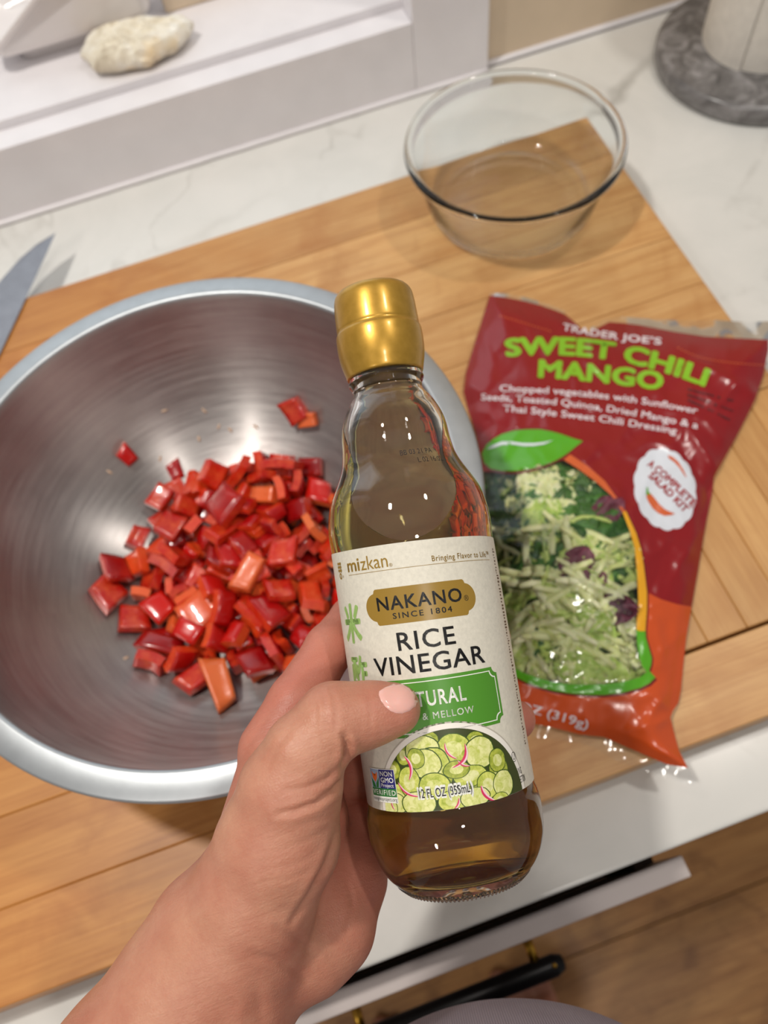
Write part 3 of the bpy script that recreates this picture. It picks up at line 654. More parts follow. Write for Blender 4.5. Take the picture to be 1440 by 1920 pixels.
me = bpy.data.meshes.new('liquid'); b.to_mesh(me); b.free(); me.materials.append(M_liq); me.materials.append(M_liqtop)
liq = bpy.data.objects.new('liquid', me); COL.objects.link(liq); liq.parent = bottle
# cap
def capmat():
    t = NT('gold_cap'); v = t.coords(); n = t.noise(v, 300, 3)
    t.base(t.ramp(n, [(0.3, c255(176, 134, 44)), (0.7, c255(190, 146, 56))])); t.set(Roughness=0.36, Metallic=0.6, Coat_Weight=0.3, Coat_Roughness=0.15); return t.m
cp = smooth_prof([(0, 3.2), (12.6, 3.1), (14.4, 2.5), (15.4, 1.2), (15.9, -1.0), (16.2, -5), (16.4, -11.5), (16.3, -12.6), (16.45, -13.6), (17.0, -14.6), (17.1, -20), (16.6, -25), (15.6, -29.2), (15.0, -31.4), (14.2, -31.8)], 3)
ci = [(12.4, -31.6), (12.4, -2), (0, -1)]
vs, fs = lathe([(r * mm, z * mm) for r, z in cp + ci], 96)
mk('cap', vs, fs, capmat(), bottle, True)

def lab_pt(s, t, rr=31.0):
    """s: arc in mm from the front line, t: mm down from the cap -> local bottle coordinates"""
    t = t + 0.036 * s * max(0.0, (190 - t) / 90)
    th = s / 31.0
    return Vector((rr * mm * math.sin(th), -rr * mm * math.cos(th), -t * mm))
def label_mat(name, col, **kw):
    t = NT(name); v = t.coords(); n = t.noise(v, 620, 4, 0.7)
    t.base(t.mix(t.ramp(n, [(0.35, (0, 0, 0, 1)), (0.75, (1, 1, 1, 1))]), col, tuple(c * .84 for c in col[:3]) + (1,)))
    t.set(Roughness=0.42); t.bump(n, 0.12, 0.0002); return t.m
M_cream = label_mat('cream_label_paper', c255(222, 216, 200))
nS = 150; ss = np.linspace(-84, 96, nS); vs, fs = [], []
for s in ss:
    for t_ in (99.6, 130, 160, 189.6):
        vs.append(lab_pt(s, t_))
for i in range(nS - 1):
    for k in range(3): fs.append((i * 4 + k, i * 4 + k + 1, i * 4 + 5 + k, i * 4 + 4 + k))
label = mk('label', vs, fs, M_cream, bottle, True)
LM = {}
def LMAT(key, col, rough=0.42):
    if key not in LM: LM[key] = flat_mat(key, col, rough)
    return LM[key]
def put_label(name, bm, mat, layer=1, step=0.8):
    x0, x1, y0, y1 = bbox2(bm); cut_grid(bm, math.floor(x0 / step) * step, x1, -1e9, -2e9, step)
    for v in bm.verts: v.co = lab_pt(v.co.x, v.co.y, 31.0 + 0.055 * layer)
    me = bpy.data.meshes.new(name); bm.to_mesh(me); bm.free(); me.materials.append(mat)
    me.polygons.foreach_set('use_smooth', [True] * len(me.polygons))
    o = bpy.data.objects.new(name, me); COL.objects.link(o); o.parent = label; return o
def ltext(body, s0, s1, t0, t1, mat, layer=2, bold=0.0, shear=0.0, spacing=1.0, rot=0.0, name='print'):
    bm = text_bm(body, bold, shear, spacing); x0, x1, y0, y1 = bbox2(bm)
    for v in bm.verts:
        u = (v.co.x - x0) / (x1 - x0) - .5; w = (v.co.y - y0) / (y1 - y0) - .5
        X = u * (s1 - s0); Y = -w * (t1 - t0); c, s_ = math.cos(rot), math.sin(rot)
        v.co = ((s0 + s1) / 2 + X * c - Y * s_, (t0 + t1) / 2 + X * s_ + Y * c, 0)
    return put_label(name, bm, mat, layer)
def lpoly(pts, mat, layer=1, name='print'): return put_label(name, poly_bm(pts), mat, layer)
gold = LMAT('gold_print', c255(150, 118, 44), 0.32); ink = LMAT('black_print', c255(24, 22, 22)); grn = LMAT('green_print', c255(76, 140, 36)); wht = LMAT('white_print', c255(236, 236, 228))
grn2 = LMAT('brush_green_print', c255(150, 186, 100)); navy = LMAT('navy_print', c255(44, 44, 110)); sky = LMAT('blue_print', c255(150, 165, 190)); dgr = LMAT('dark_green_print', c255(46, 120, 56)); org = LMAT('orange_print', c255(222, 110, 50))
# maker's mark and name
for k in range(3): lpoly([(-34.9 , 103.3 + k * 1.25), (-31.8, 103.3 + k * 1.25), (-31.8, 104.1 + k * 1.25), (-34.9, 104.1 + k * 1.25)], gold, 2)
lpoly([(-34.2, 103.2), (-33.9, 103.2), (-33.9, 107.0), (-34.2, 107.0)], gold, 2); lpoly([(-32.8, 103.2), (-32.3, 103.2), (-32.3, 107.0), (-32.8, 107.0)], gold, 2)
put_label('print', ring_bm(ell(-33.3, 108.2, 1.0, 1.2, 20), ell(-33.3, 108.2, .45, .6, 20)), gold, 2)
ltext('®', -31.6, -30.8, 108.0, 109.0, gold)
ltext('mi', -27.4, -20.9, 102.9, 107.3, gold, bold=0.022); ltext('zkan', -20.3, -9.3, 102.6, 107.4, gold, bold=-0.006)
ltext('®', -8.9, -7.7, 106.2, 107.4, gold)
lpoly([(-27.3, 108.3), (32.4, 108.3), (32.4, 108.45), (-27.3, 108.45)], gold, 2)
ltext('Bringing Flavor to Life™', 6.1, 32.2, 105.3, 108.0, gold, bold=0.012, spacing=1.15)
# gold plaque
lpoly([(-16.4, 115.0), (-15.9, 114.6), (15.9, 114.6), (16.4, 115.0), (16.9, 116.4), (16.9, 125.4), (16.4, 126.7), (15.9, 127.1), (-15.9, 127.1), (-16.4, 126.7), (-16.9, 125.4), (-16.9, 116.4)], gold, 1)
for sg in (-1, 1): lpoly([(sg * x, y) for x, y in [(16.0, 115.9)] + [(16.0 + 4.6 * math.sin(a), 120.85 - 4.9 * math.cos(a)) for a in np.linspace(0, PI, 20)] + [(16.0, 125.8)]][::sg], gold, .7)
ltext('NAKANO', -15.8, 14.8, 117.4, 122.2, ink, bold=0.02, spacing=1.12)
ltext('®', 15.6, 17.4, 120.2, 122.2, ink)
ltext('SINCE 1804', -10.4, 10.4, 123.3, 125.3, ink, bold=0.02, spacing=1.3)
ltext('RICE', -10.2, 9.9, 130.0, 136.3, ink, bold=0.014, spacing=1.1)
ltext('VINEGAR', -20.9, 20.1, 137.9, 144.2, ink, bold=0.014, spacing=1.05)
ltext('米', -36.2, -24.6, 118.2, 132.4, grn2, bold=0.035, shear=0.1); ltext('酢', -35.6, -24.4, 136.6, 150.4, grn2, bold=0.03, shear=0.1)
def notched(x0, x1, y0, y1, c):
    out = []
    for cx, cy, sx, sy in ((x0, y0, 1, 1), (x1, y0, -1, 1), (x1, y1, -1, -1), (x0, y1, 1, -1)):
        arc = [(cx + sx * c * math.cos(a) * 1.0, cy + sy * c * math.sin(a)) for a in np.linspace(PI / 2, 0, 6)]
        out += arc if sx * sy > 0 else arc[::-1]
    return out
lpoly(notched(-24.6, 24.6, 146.0, 165.3, 2.2), grn, 1)
po = notched(-23.5, 23.5, 147.1, 164.2, 2.2); pi_ = notched(-23.15, 23.15, 147.4, 163.9, 2.25)
put_label('print', ring_bm(po, pi_), wht, 2)
ltext('NATURAL', -14.6, 10.4, 150.4, 155.5, wht, bold=0.02, spacing=1.15)
ltext('MILD & MELLOW', -14.8, 12.4, 157.6, 159.9, wht, bold=0.006, spacing=1.2)
# dish of cucumber salad, cut off by the lower edge of the label
def dome(cx, cy, R, tb=189.5, n=60):
    a0 = math.asin(min(1, (tb - cy) / R)); return [(cx + R * math.cos(a), cy + R * math.sin(a)) for a in np.linspace(PI - a0, 2 * PI + a0, n)]
DX, DY = 1.4, 190.6
lpoly(dome(DX, DY, 29.2), LMAT('dish_shade_print', c255(186, 178, 164)), 1); lpoly(dome(DX, DY, 28.7), LMAT('dish_rim_print', c255(236, 230, 220)), 2)
lpoly(dome(DX, DY, 26.9), LMAT('dark_brine_print', c255(58, 66, 22)), 3)
def clip_dome(pts):
    out = []
    for x, y in pts:
        y = min(y, 189.45); d = math.hypot(x - DX, y - DY)
        if d > 26.8: x, y = DX + (x - DX) * 26.8 / d, DY + (y - DY) * 26.8 / d
        out.append((x, min(y, 189.45)))
    return out
def cuke(name, a, b_):
    t = NT(name); v = t.coords(); n = t.noise(v, 420, 4, .65, .8); t.base(t.ramp(n, [(.32, a), (.6, b_)])); t.set(Roughness=.42); return t.m
cu_rim = LMAT('cucumber_rim_print', c255(58, 84, 14)); cu = [cuke('cucumber_print', c255(150, 168, 44), c255(212, 216, 110)), cuke('cucumber_print_pale', c255(184, 194, 84), c255(228, 228, 158)), cuke('cucumber_print_deep', c255(112, 132, 28), c255(178, 186, 70))]
cu_in = cuke('cucumber_core_print', c255(190, 198, 96), c255(226, 226, 164)); on1 = LMAT('onion_print', c255(206, 40, 92)); on2 = LMAT('onion_pale_print', c255(238, 200, 206))
rnd = random.Random(21)
def px2lab(cx, cy):                                   # where a spot of the print sits on the label
    r = ray(cx, cy); r = r / np.linalg.norm(r); o_ = CAM - BT; rp = r - b_a * (r @ b_a); op = o_ - b_a * (o_ @ b_a)
    A_ = rp @ rp; B_ = 2 * rp @ op; C_ = op @ op - .031 ** 2; s_ = (-B_ - math.sqrt(max(B_ * B_ - 4 * A_ * C_, 0))) / 2 / A_; p = o_ + s_ * r
    s = math.atan2(p @ b_b, p @ b_n) * 31; t = (p @ b_a) * 1000; return s, t - .036 * s * max(0, (190 - t) / 90)
C5 = lambda x, y: px2lab(640 + x / 3.4286, 1320 + y / 3.4286)
slices = [(330, 420, 60, 60, 2), (560, 230, 60, 50, 2), (1010, 420, 70, 90, 2), (400, 330, 50, 60, 2), (650, 470, 60, 60, 2), (860, 230, 60, 50, 2), (720, 290, 105, 90, 0), (880, 560, 80, 70, 2), (520, 300, 105, 90, 1), (600, 400, 95, 110, 0), (540, 385, 95, 85, 1), (480, 350, 55, 60, 2), (890, 310, 95, 95, 1), (1000, 360, 60, 70, 2), (370, 600, 90, 80, 0), (440, 500, 70, 90, 0), (600, 530, 95, 80, 0), (830, 460, 105, 60, 0), (740, 420, 80, 50, 2),
          (940, 520, 70, 80, 0), (1040, 510, 75, 80, 1), (360, 640, 80, 60, 1), (500, 640, 110, 70, 1), (720, 620, 90, 60, 0), (860, 600, 90, 60, 1), (1020, 620, 60, 50, 0), (320, 660, 60, 50, 1)]
for k, (cx, cy, rx, ry, c) in enumerate(slices):
    s, t = C5(cx, cy); a = rx / 17.3; b_ = ry / 17.3; sd = rnd.random() * 9; n = 26
    wob = [1 + .06 * noise.noise((math.cos(2 * PI * i / n) * 1.6, math.sin(2 * PI * i / n) * 1.6, sd)) + .03 * rnd.random() for i in range(n)]
    ph0 = [(s + a * wob[i] * math.cos(2 * PI * i / n), t + b_ * wob[i] * math.sin(2 * PI * i / n)) for i in range(n)]
    sc_ = lambda f: clip_dome([(s + (x - s) * f, t + (y - t) * f) for x, y in ph0])
    ly = 4 + k * 0.2
    for pts, m, d in ((sc_(1), cu_rim, 0), (sc_(.93), cu[c], .06), (sc_(.5), cu_in if k % 2 else cu[1], .12)):
        if max(p[0] for p in pts) - min(p[0] for p in pts) > .5: lpoly(pts, m, ly + d)
for x0, y0, x1, y1, bend, w in ((405, 330, 440, 490, -30, 17), (665, 245, 745, 350, 26, 14), (790, 250, 710, 410, -46, 22), (745, 360, 825, 395, 14, 12), (370, 500, 520, 590, 30, 14), (895, 520, 985, 620, 22, 22), (755, 600, 725, 675, -12, 14), (330, 610, 350, 680, 6, 8)):
    L, Rr = [], []
    for i in range(13):
        u = i / 12; dx, dy = x1 - x0, y1 - y0; ln = math.hypot(dx, dy); nx_, ny_ = -dy / ln, dx / ln; q = 4 * u * (1 - u)
        x, y = x0 + dx * u + nx_ * bend * q, y0 + dy * u + ny_ * bend * q; ww = w * math.sqrt(q) * .6
        L.append(C5(x + nx_ * ww, y + ny_ * ww)); Rr.append(C5(x - nx_ * ww, y - ny_ * ww))
    lpoly(clip_dome(L + Rr[::-1]), on2, 9.8); mid = [((a[0] * .45 + b[0] * .55), (a[1] * .45 + b[1] * .55)) for a, b in zip(L, Rr)]
    lpoly(clip_dome(L + mid[::-1]), on1, 9.9)
ltext('12 FL OZ (355mL)', -11.1, 7.7, 181.3, 186.8, wht, 10.2, bold=0.09, spacing=1.0)
ltext('12 FL OZ (355mL)', -10.5, 7.1, 182.1, 186.0, ink, 10.5, bold=0.012, spacing=1.0)
# certification badge
bx = (-31.4, -19.0, 175.6, 184.4)
R4 = lambda x0, x1, y0, y1: [(x0, y0), (x1, y0), (x1, y1), (x0, y1)]
lpoly(R4(-31.6, -18.8, 175.4, 186.6), wht, 10.1); lpoly(R4(-31.4, -26.2, 175.6, 181.9), sky, 10.3); lpoly(R4(-26.2, -19.0, 175.6, 181.9), navy, 10.3); lpoly(R4(-31.4, -19.0, 181.9, 184.6), dgr, 10.3)
lpoly([(-30.6, 176.4), (-29.4, 177.2), (-28.8, 178.4), (-28.2, 177.2), (-27.2, 176.4), (-27.6, 178.6), (-28.8, 180.0), (-30.1, 178.8)], org, 10.6)
lpoly([(-31.2, 178.6), (-29.6, 180.0), (-28.7, 181.8), (-30.6, 181.8)], dgr, 10.6); lpoly([(-26.5, 178.2), (-28.4, 180.4), (-28.6, 181.8), (-27.4, 181.8)], dgr, 10.6)
ltext('NON', -25.6, -19.8, 176.1, 177.8, wht, 10.8, bold=.02); ltext('GMO', -25.6, -19.6, 178.2, 179.9, wht, 10.8, bold=.02); ltext('Project', -25.6, -19.8, 180.2, 181.8, wht, 10.8)
ltext('VERIFIED', -31.0, -19.4, 182.4, 184.1, wht, 10.8, bold=.02, spacing=1.2); ltext('nongmoproject.org', -31.3, -19.1, 184.9, 186.4, ink, 10.8)
put_label('print', ring_bm(ell(26.4, 177.9, 1.25, 1.75, 24), ell(26.4, 177.9, 1.05, 1.5, 24)), ink, 2); ltext('U', 25.8, 27.0, 176.9, 178.9, ink, 2, bold=.01)
ltext('SERVING', 25.2, 29.6, 182.0, 184.3, ink, 2, bold=.01); ltext('SUGGESTION', 25.2, 31.4, 184.9, 187.3, ink, 2, bold=.01)
b = bmesh.new(); rnd = random.Random(2); t_ = 104.0
while t_ < 176:
    L = rnd.uniform(.6, 1.6); s0 = 36.8 + rnd.uniform(0, .5)
    q = [b.verts.new((x, y, 0)) for x, y in R4(s0, s0 + rnd.choice((1.0, 1.4, 2.4)), t_, t_ + L * .5)]; b.faces.new(q); t_ += L * .5 + rnd.uniform(.3, .8)
put_label('side_print', b, LMAT('brown_print', c255(70, 58, 44)), 1)
# date stamp on the glass shoulder
bm = merge_bm([text_bm('L4 03:21 BA'), ]); x0, x1, y0, y1 = bbox2(bm)
def shoulder(bm, s0, s1, t0, t1):
    x0, x1, y0, y1 = bbox2(bm); zz = [-z for r, z in go2]; rr = [r for r, z in go2]
    for v in bm.verts:
        s = s0 + (v.co.x - x0) / (x1 - x0) * (s1 - s0); t = t1 - (v.co.y - y0) / (y1 - y0) * (t1 - t0); r = float(np.interp(t, zz, rr)) + .06; th = s / 24
        v.co = (r * mm * math.sin(th), -r * mm * math.cos(th), -t * mm)
    return bm
bm.free()
for txt, s0, s1, t0, t1 in (('BB 03 21 PA', 1, 14, 66.0, 68.0), ('L 02 16:02', 7, 17, 69.5, 71.5)):
    bb = shoulder(text_bm(txt), s0, s1, t0, t1); me = bpy.data.meshes.new('date_stamp'); bb.to_mesh(me); bb.free(); me.materials.append(ink)
    o = bpy.data.objects.new('date_stamp', me); COL.objects.link(o); o.parent = bottle

# ================================================================== PERSON: hand, forearm, nail, shirt, foot
def V3(px, py, d): return np.array([(px - 720) * d / FPX, (960 - py) * d / FPX, d])   # camera axes (right, up, forward), metres
def hand_field():
    h = 0.0009
    x0, x1, y0, y1, z0, z1 = -0.190, 0.066, -0.272, -0.024, 0.215, 0.368
    xs = np.arange(x0, x1, h, dtype=np.float32); ys = np.arange(y0, y1, h, dtype=np.float32); zs = np.arange(z0, z1, h, dtype=np.float32)
    big = np.full((len(xs), len(ys), len(zs)), 0.05, np.float32)
    def cone(A, B, ra, rb, zsx=1.0):
        """round cone distance evaluated in a local box; returns slices and values"""
        pad = 0.016; lo = np.minimum(A, B) - max(ra, rb) - pad; hi = np.maximum(A, B) + max(ra, rb) + pad
        ix = slice(max(0, int((lo[0] - x0) / h)), min(len(xs), int((hi[0] - x0) / h) + 1)); iy = slice(max(0, int((lo[1] - y0) / h)), min(len(ys), int((hi[1] - y0) / h) + 1)); iz = slice(max(0, int((lo[2] - z0) / h)), min(len(zs), int((hi[2] - z0) / h) + 1))
        X = xs[ix][:, None, None] - A[0]; Y = ys[iy][None, :, None] - A[1]; Z = (zs[iz][None, None, :] - A[2])
        d = B - A; L2 = float(d @ d) + 1e-12
        t = np.clip((X * d[0] + Y * d[1] + Z * d[2]) / L2, 0, 1)
        ex = X - d[0] * t; ey = Y - d[1] * t; ez = (Z - d[2] * t) / zsx
        return (ix, iy, iz), np.sqrt(ex * ex + ey * ey + ez * ez) - (ra + (rb - ra) * t)
    def union(F, sl, v, k):
        a = F[sl]; hh = np.clip(0.5 + 0.5 * (a - v) / k, 0, 1); F[sl] = a * (1 - hh) + v * hh - k * hh * (1 - hh)
    def carve(F, sl, v, k):
        a = F[sl]; v = -v; hh = np.clip(0.5 - 0.5 * (a - v) / k, 0, 1); F[sl] = a * (1 - hh) + v * hh + k * hh * (1 - hh)
    def chain(F, pts, k, k0=None, zs_=1.0):
        for i, (p, q) in enumerate(zip(pts, pts[1:])):
            sl, v = cone(V3(p[0], p[1], p[2] / 1000), V3(q[0], q[1], q[2] / 1000), p[3] / 1000, q[3] / 1000, zs_); union(F, sl, v, (k0 if i == 0 and k0 else k) / 1000)
    P = big.copy()
    HAND(P, chain)
    for f in FINGERS:
        G = np.full_like(big, 0.05); chain(G, f, 2.5); hh = np.clip(0.5 + 0.5 * (P - G) / 0.0025, 0, 1); P = P * (1 - hh) + G * hh - 0.0025 * hh * (1 - hh)
    for p in CREASES:
        for a, b in zip(p[:-1], p[1:-1]):
            sl, v = cone(V3(a[0], a[1], a[2] / 1000), V3(b[0], b[1], b[2] / 1000), a[3] / 1000, b[3] / 1000); carve(P, sl, v, p[-1] / 1000)
    # the bottle presses its shape into the hand
    X, Y, Z = np.meshgrid(xs, ys, zs, indexing='ij')
    Rm = np.array([CR, CU, CF]); a = Rm @ b_a; o = Rm @ (BT - CAM)
    X -= o[0]; Y -= o[1]; Z -= o[2]
    t = X * a[0] + Y * a[1] + Z * a[2]
    rad = np.sqrt(np.maximum(X * X + Y * Y + Z * Z - t * t, 0))
    prof_t = np.array([-z * mm for r, z in go_][::1]); prof_r = np.array([r * mm for r, z in go_])
    rr = np.interp(t, prof_t[:-2], prof_r[:-2]).astype(np.float32) + 0.0006
    body = np.maximum(rad - rr, t - 0.2225)
    v = -body; k = 0.0012
    hh = np.clip(0.5 - 0.5 * (P - v) / k, 0, 1); P = P * (1 - hh) + v * hh + k * hh * (1 - hh)
    return P.astype(np.float32), (x0, y0, z0), h
def hand_mesh():
    import openvdb
    F, o0, h = hand_field()
    g = openvdb.FloatGrid(0.05); g.copyFromArray(F); pts, quads = g.convertToQuads(0.0)
    quads = np.asarray(quads)[:, ::-1]
    pts = np.asarray(pts, dtype=np.float64) * h + np.array(o0)
    W_ = CAM + pts[:, :1] * CR + pts[:, 1:2] * CU + pts[:, 2:3] * CF
    return W_, np.asarray(quads)
def HAND(F, chain):
    chain(F, [(740, 1330, 265.5, 8.6), (700, 1337, 265, 9.7), (665, 1345, 264, 10.3), (625, 1350, 262.5, 11.6), (572, 1412, 262, 13.0), (545, 1480, 264, 16.5), (522, 1575, 268, 20), (475, 1680, 272, 21), (425, 1770, 277, 24)], 4)
    chain(F, [(455, 1760, 281, 25), (420, 1858, 281, 24), (345, 1990, 276, 27), (165, 2290, 270, 34)], 8)
    chain(F, [(400, 1760, 279, 23), (340, 1870, 276, 24), (248, 2008, 272, 27), (60, 2270, 268, 35)], 8)
    chain(F, [(430, 1860, 281, 22), (510, 1430, 297, 12)], 8)
    chain(F, [(440, 1800, 290, 16), (560, 1450, 318, 12)], 8)
    chain(F, [(470, 1820, 292, 16), (610, 1500, 332, 12)], 8)
    chain(F, [(500, 1800, 288, 17), (575, 1770, 290, 17), (622, 1738, 295, 14.5), (655, 1650, 308, 13), (668, 1560, 324, 12)], 7)
    chain(F, [(560, 1640, 296, 15), (590, 1530, 306, 13)], 8)
    chain(F, [(530, 1420, 292, 10), (600, 1450, 285, 8)], 6)
FINGERS = [
    [(510, 1405, 297, 12.5), (556, 1318, 303, 10.8), (618, 1215, 318, 9.6), (660, 1160, 336, 9.0), (790, 1160, 350, 8.3), (880, 1185, 343, 7.8), (924, 1195, 331, 7.3)],
    [(560, 1450, 318, 12), (640, 1330, 336, 10), (700, 1310, 348, 9.2), (850, 1325, 351, 8.6), (925, 1340, 343, 8.2), (967, 1350, 331, 8.1)],
    [(610, 1500, 332, 11.5), (690, 1430, 346, 9.8), (850, 1430, 350, 8.6), (925, 1435, 336, 7.8)],
    [(660, 1560, 330, 11), (740, 1520, 342, 9), (850, 1520, 344, 7.6), (905, 1520, 332, 7)],
]
CREASES = []
# folds of the skin, as the hand shows them: polyline in the view, depth mm, half width px
FOLDLINES = [([(645, 1378), (651, 1398), (650, 1420), (643, 1444)], 1.7, 6), ([(648, 1452), (625, 1483), (592, 1506), (552, 1521), (520, 1526)], 1.1, 5.5), ([(640, 1432), (612, 1462), (575, 1478), (535, 1482)], .55, 6),
    ([(634, 1470), (600, 1486), (560, 1496)], .35, 4), ([(604, 1296), (612, 1330), (610, 1378)], .28, 5), ([(620, 1290), (630, 1330), (628, 1378)], .3, 5), ([(588, 1302), (594, 1340), (590, 1382)], .22, 5),
    ([(632, 1560), (612, 1620), (580, 1680), (545, 1730)], .9, 6), ([(520, 1740), (560, 1762), (590, 1790)], .5, 7), ([(470, 1790), (520, 1800), (575, 1835)], .45, 7), ([(430, 1850), (452, 1880), (448, 1930)], -.45, 13), ([(478, 1840), (488, 1880), (490, 1930)], .3, 10),
    ([(500, 1600), (560, 1582), (612, 1556)], .16, 4), ([(510, 1630), (566, 1614), (606, 1590)], .16, 4), ([(486, 1655), (540, 1650), (590, 1630)], .14, 4), ([(520, 1566), (570, 1548), (618, 1530)], .16, 4), ([(600, 1230), (622, 1262)], .4, 5), ([(700, 1560), (712, 1600), (708, 1650)], .3, 5), ([(655, 1660), (662, 1700), (650, 1740)], .3, 5),
    ([(545, 1370), (520, 1400), (500, 1440)], .35, 6), ([(690, 1292), (696, 1330), (694, 1380)], .14, 4)]
def wrinkle_hand(W_, quads):
    d = W_ - CAM; z = d @ CF; px = 720 + FPX * (d @ CR) / z; py = 960 - FPX * (d @ CU) / z
    tri = W_[quads[:, :3]]; fn = np.cross(tri[:, 1] - tri[:, 0], tri[:, 2] - tri[:, 0]); vn = np.zeros_like(W_)
    for k in range(4): np.add.at(vn, quads[:, k], fn)
    vn /= np.linalg.norm(vn, axis=1)[:, None] + 1e-12
    face = np.clip(-(vn * d).sum(1) / np.linalg.norm(d, axis=1) * 2.5, 0, 1)
    P_ = np.stack([px, py], 1); off = np.zeros(len(W_))
    for pl, A, w in FOLDLINES:
        pl = np.array(pl, float); best = np.full(len(W_), 1e9); tt = np.zeros(len(W_)); n = len(pl) - 1
        for i in range(n):
            a, b_ = pl[i], pl[i + 1]; ab = b_ - a; t = np.clip(((P_ - a) @ ab) / (ab @ ab), 0, 1); dd = np.hypot(*(P_ - a - t[:, None] * ab).T)
            m = dd < best; best[m] = dd[m]; tt[m] = (i + t[m]) / n
        env = np.sin(PI * np.clip(tt * .86 + .07, 0, 1)) ** .6
        off += A * env * (-np.exp(-(best / w) ** 2) + .42 * np.exp(-((best - 2.3 * w) / (1.3 * w)) ** 2))
    near = (z < .292)
    return W_ + vn * (off * face * near * .001)[:, None], px, py, z
def skin():
    t = NT('skin'); v = t.coords()
    n1 = t.noise(v, 22, 3, .5, .4); n2 = t.noise(v, 70, 4, .6); n3 = t.noise(v, 700, 3, .6)
    c = t.ramp(n1, [(0.32, c255(180, 118, 94)), (0.52, c255(190, 132, 106)), (0.7, c255(198, 146, 116))])
    c = t.mix(0.30, c, t.ramp(n2, [(0.35, c255(172, 104, 86)), (0.65, c255(208, 154, 128))]))
    c = t.mix(t.ramp(n3, [(0.4, (0, 0, 0, 1)), (0.8, (.25, .25, .25, 1))]), c, c255(176, 100, 80))
    at = t.add('ShaderNodeAttribute', attribute_name='palm'); c = t.mix(at.outputs['Fac'], c, c255(186, 104, 88))
    t.base(c); t.set(Roughness=0.46, Subsurface_Weight=0.22, Subsurface_Scale=0.006); t.p.inputs['Subsurface Radius'].default_value = (1.0, 0.35, 0.2)
    mp = t.coords((420, 420, 420)); ww = t.add('ShaderNodeTexVoronoi', feature='DISTANCE_TO_EDGE'); ww.inputs['Scale'].default_value = 2.2; t.l(mp, ww.inputs['Vector'])
    lines = t.coords((60, 420, 90), 'Object', (0.3, 0.2, 0.5)); nl = t.noise(lines, 1.4, 4, .6, .5)
    ad = t.add('ShaderNodeMath', operation='MULTIPLY_ADD'); t.l(ww.outputs['Distance'], ad.inputs[0]); ad.inputs[1].default_value = .5; t.l(nl, ad.inputs[2])
    t.bump(ad.outputs[0], 0.5, 0.0005); return t.m
M_skin = skin()
person = thing('person', 'person holding the vinegar bottle in the left hand, wearing a ribbed grey top', 'person', (0, -0.3, 0))
inv = Matrix.Translation((0, 0.3, 0))
hv, hq = hand_mesh()
hv, hpx, hpy, hz = wrinkle_hand(hv, hq)
hand = mk('hand_and_forearm', hv, hq, M_skin, None, True); hand.parent = person; hand.matrix_parent_inverse = inv
pal = np.clip((hz - .272) / .022, 0, 1) * np.clip((1850 - hpy) / 160, 0, 1); kn_ = np.exp(-((hpx - 745) / 45) ** 2 - ((hpy - 1330) / 60) ** 2) * .35
hand.data.attributes.new('palm', 'FLOAT', 'POINT').data.foreach_set('value', (np.clip(pal * .6 + kn_, 0, 1)).astype(np.float32))
hand_bvh = BVHTree.FromPolygons([Vector(v) for v in hv], [tuple(int(i) for i in q) for q in hq])
# thumb nail
npts = [(711, 1296), (722, 1289), (738, 1282), (755, 1278), (768, 1279), (777, 1284), (783, 1293), (786, 1304), (784, 1315), (779, 1325), (768, 1333), (754, 1338), (742, 1337), (732, 1333), (722, 1325), (714, 1313), (710, 1303)]
cxn, cyn = 750, 1308
bm = bmesh.new(); rows = []
for k in range(9):
    f = 1 - k / 8.0; ring = []
    for x, y in npts:
        X, Y = cxn + (x - cxn) * f, cyn + (y - cyn) * f
        d = Vector(ray(X, Y)).normalized(); hit, nrm, _, _ = hand_bvh.ray_cast(Vector(CAM), d)
        if hit is None: hit = Vector(pd(X, Y, .262)); nrm = -d
        ring.append(bm.verts.new(hit + nrm * (0.00045 if k else 0.00005)))
        if f == 0: break
    rows.append(ring)
for A, B_ in zip(rows, rows[1:]):
    n = len(A)
    for i in range(n):
        if len(B_) == n: bm.faces.new((A[i], A[(i + 1) % n], B_[(i + 1) % n], B_[i]))
        else: bm.faces.new((A[i], A[(i + 1) % n], B_[0]))
tn = NT('nail'); tn.base(c255(232, 178, 166)); tn.set(Roughness=0.22, Coat_Weight=0.4, Subsurface_Weight=0.2, Subsurface_Scale=0.003)
nail = from_bm('thumb_nail', bm, tn.m, hand, True); nail['label'] = 'short glossy pale pink thumb nail'
# shirt over the belly
def ribbed():
    t = NT('ribbed_grey_knit'); v = t.coords(); w = t.add('ShaderNodeTexWave', wave_type='BANDS', bands_direction='X'); w.inputs['Scale'].default_value = 300; w.inputs['Distortion'].default_value = 0.6; w.inputs['Detail'].default_value = 2
    t.l(v, w.inputs['Vector']); n = t.noise(v, 40, 3)
    t.base(t.mix(0.5, t.ramp(w.outputs['Fac'], [(0.2, c255(124, 114, 124)), (0.8, c255(162, 152, 162))]), t.ramp(n, [(.3, c255(138, 128, 138)), (.7, c255(154, 144, 154))])))
    t.set(Roughness=0.9); t.bump(w.outputs['Fac'], 0.5, 0.0006); return t.m
vs, fs = [], []
n = 72; zr = [(.52, .9), (.66, .93), (.80, .93), (.88, .95), (.94, .985), (1.00, 1.0), (1.06, .985), (1.12, .95), (1.2, .92), (1.27, .9)]
for z, f in zr:
    for i in range(n):
        a = 2 * PI * i / n; fr = .035 * (1 - min(1, abs(z - 1.0) / .10)) if math.sin(a) > 0 else 0
        ry = .100 + fr * 1.15
        vs.append((-.030 + .124 * f * math.cos(a), -.1665 + ry * f * math.sin(a) + .002 * noise.noise((a * 2, z * 12, 0)), z))
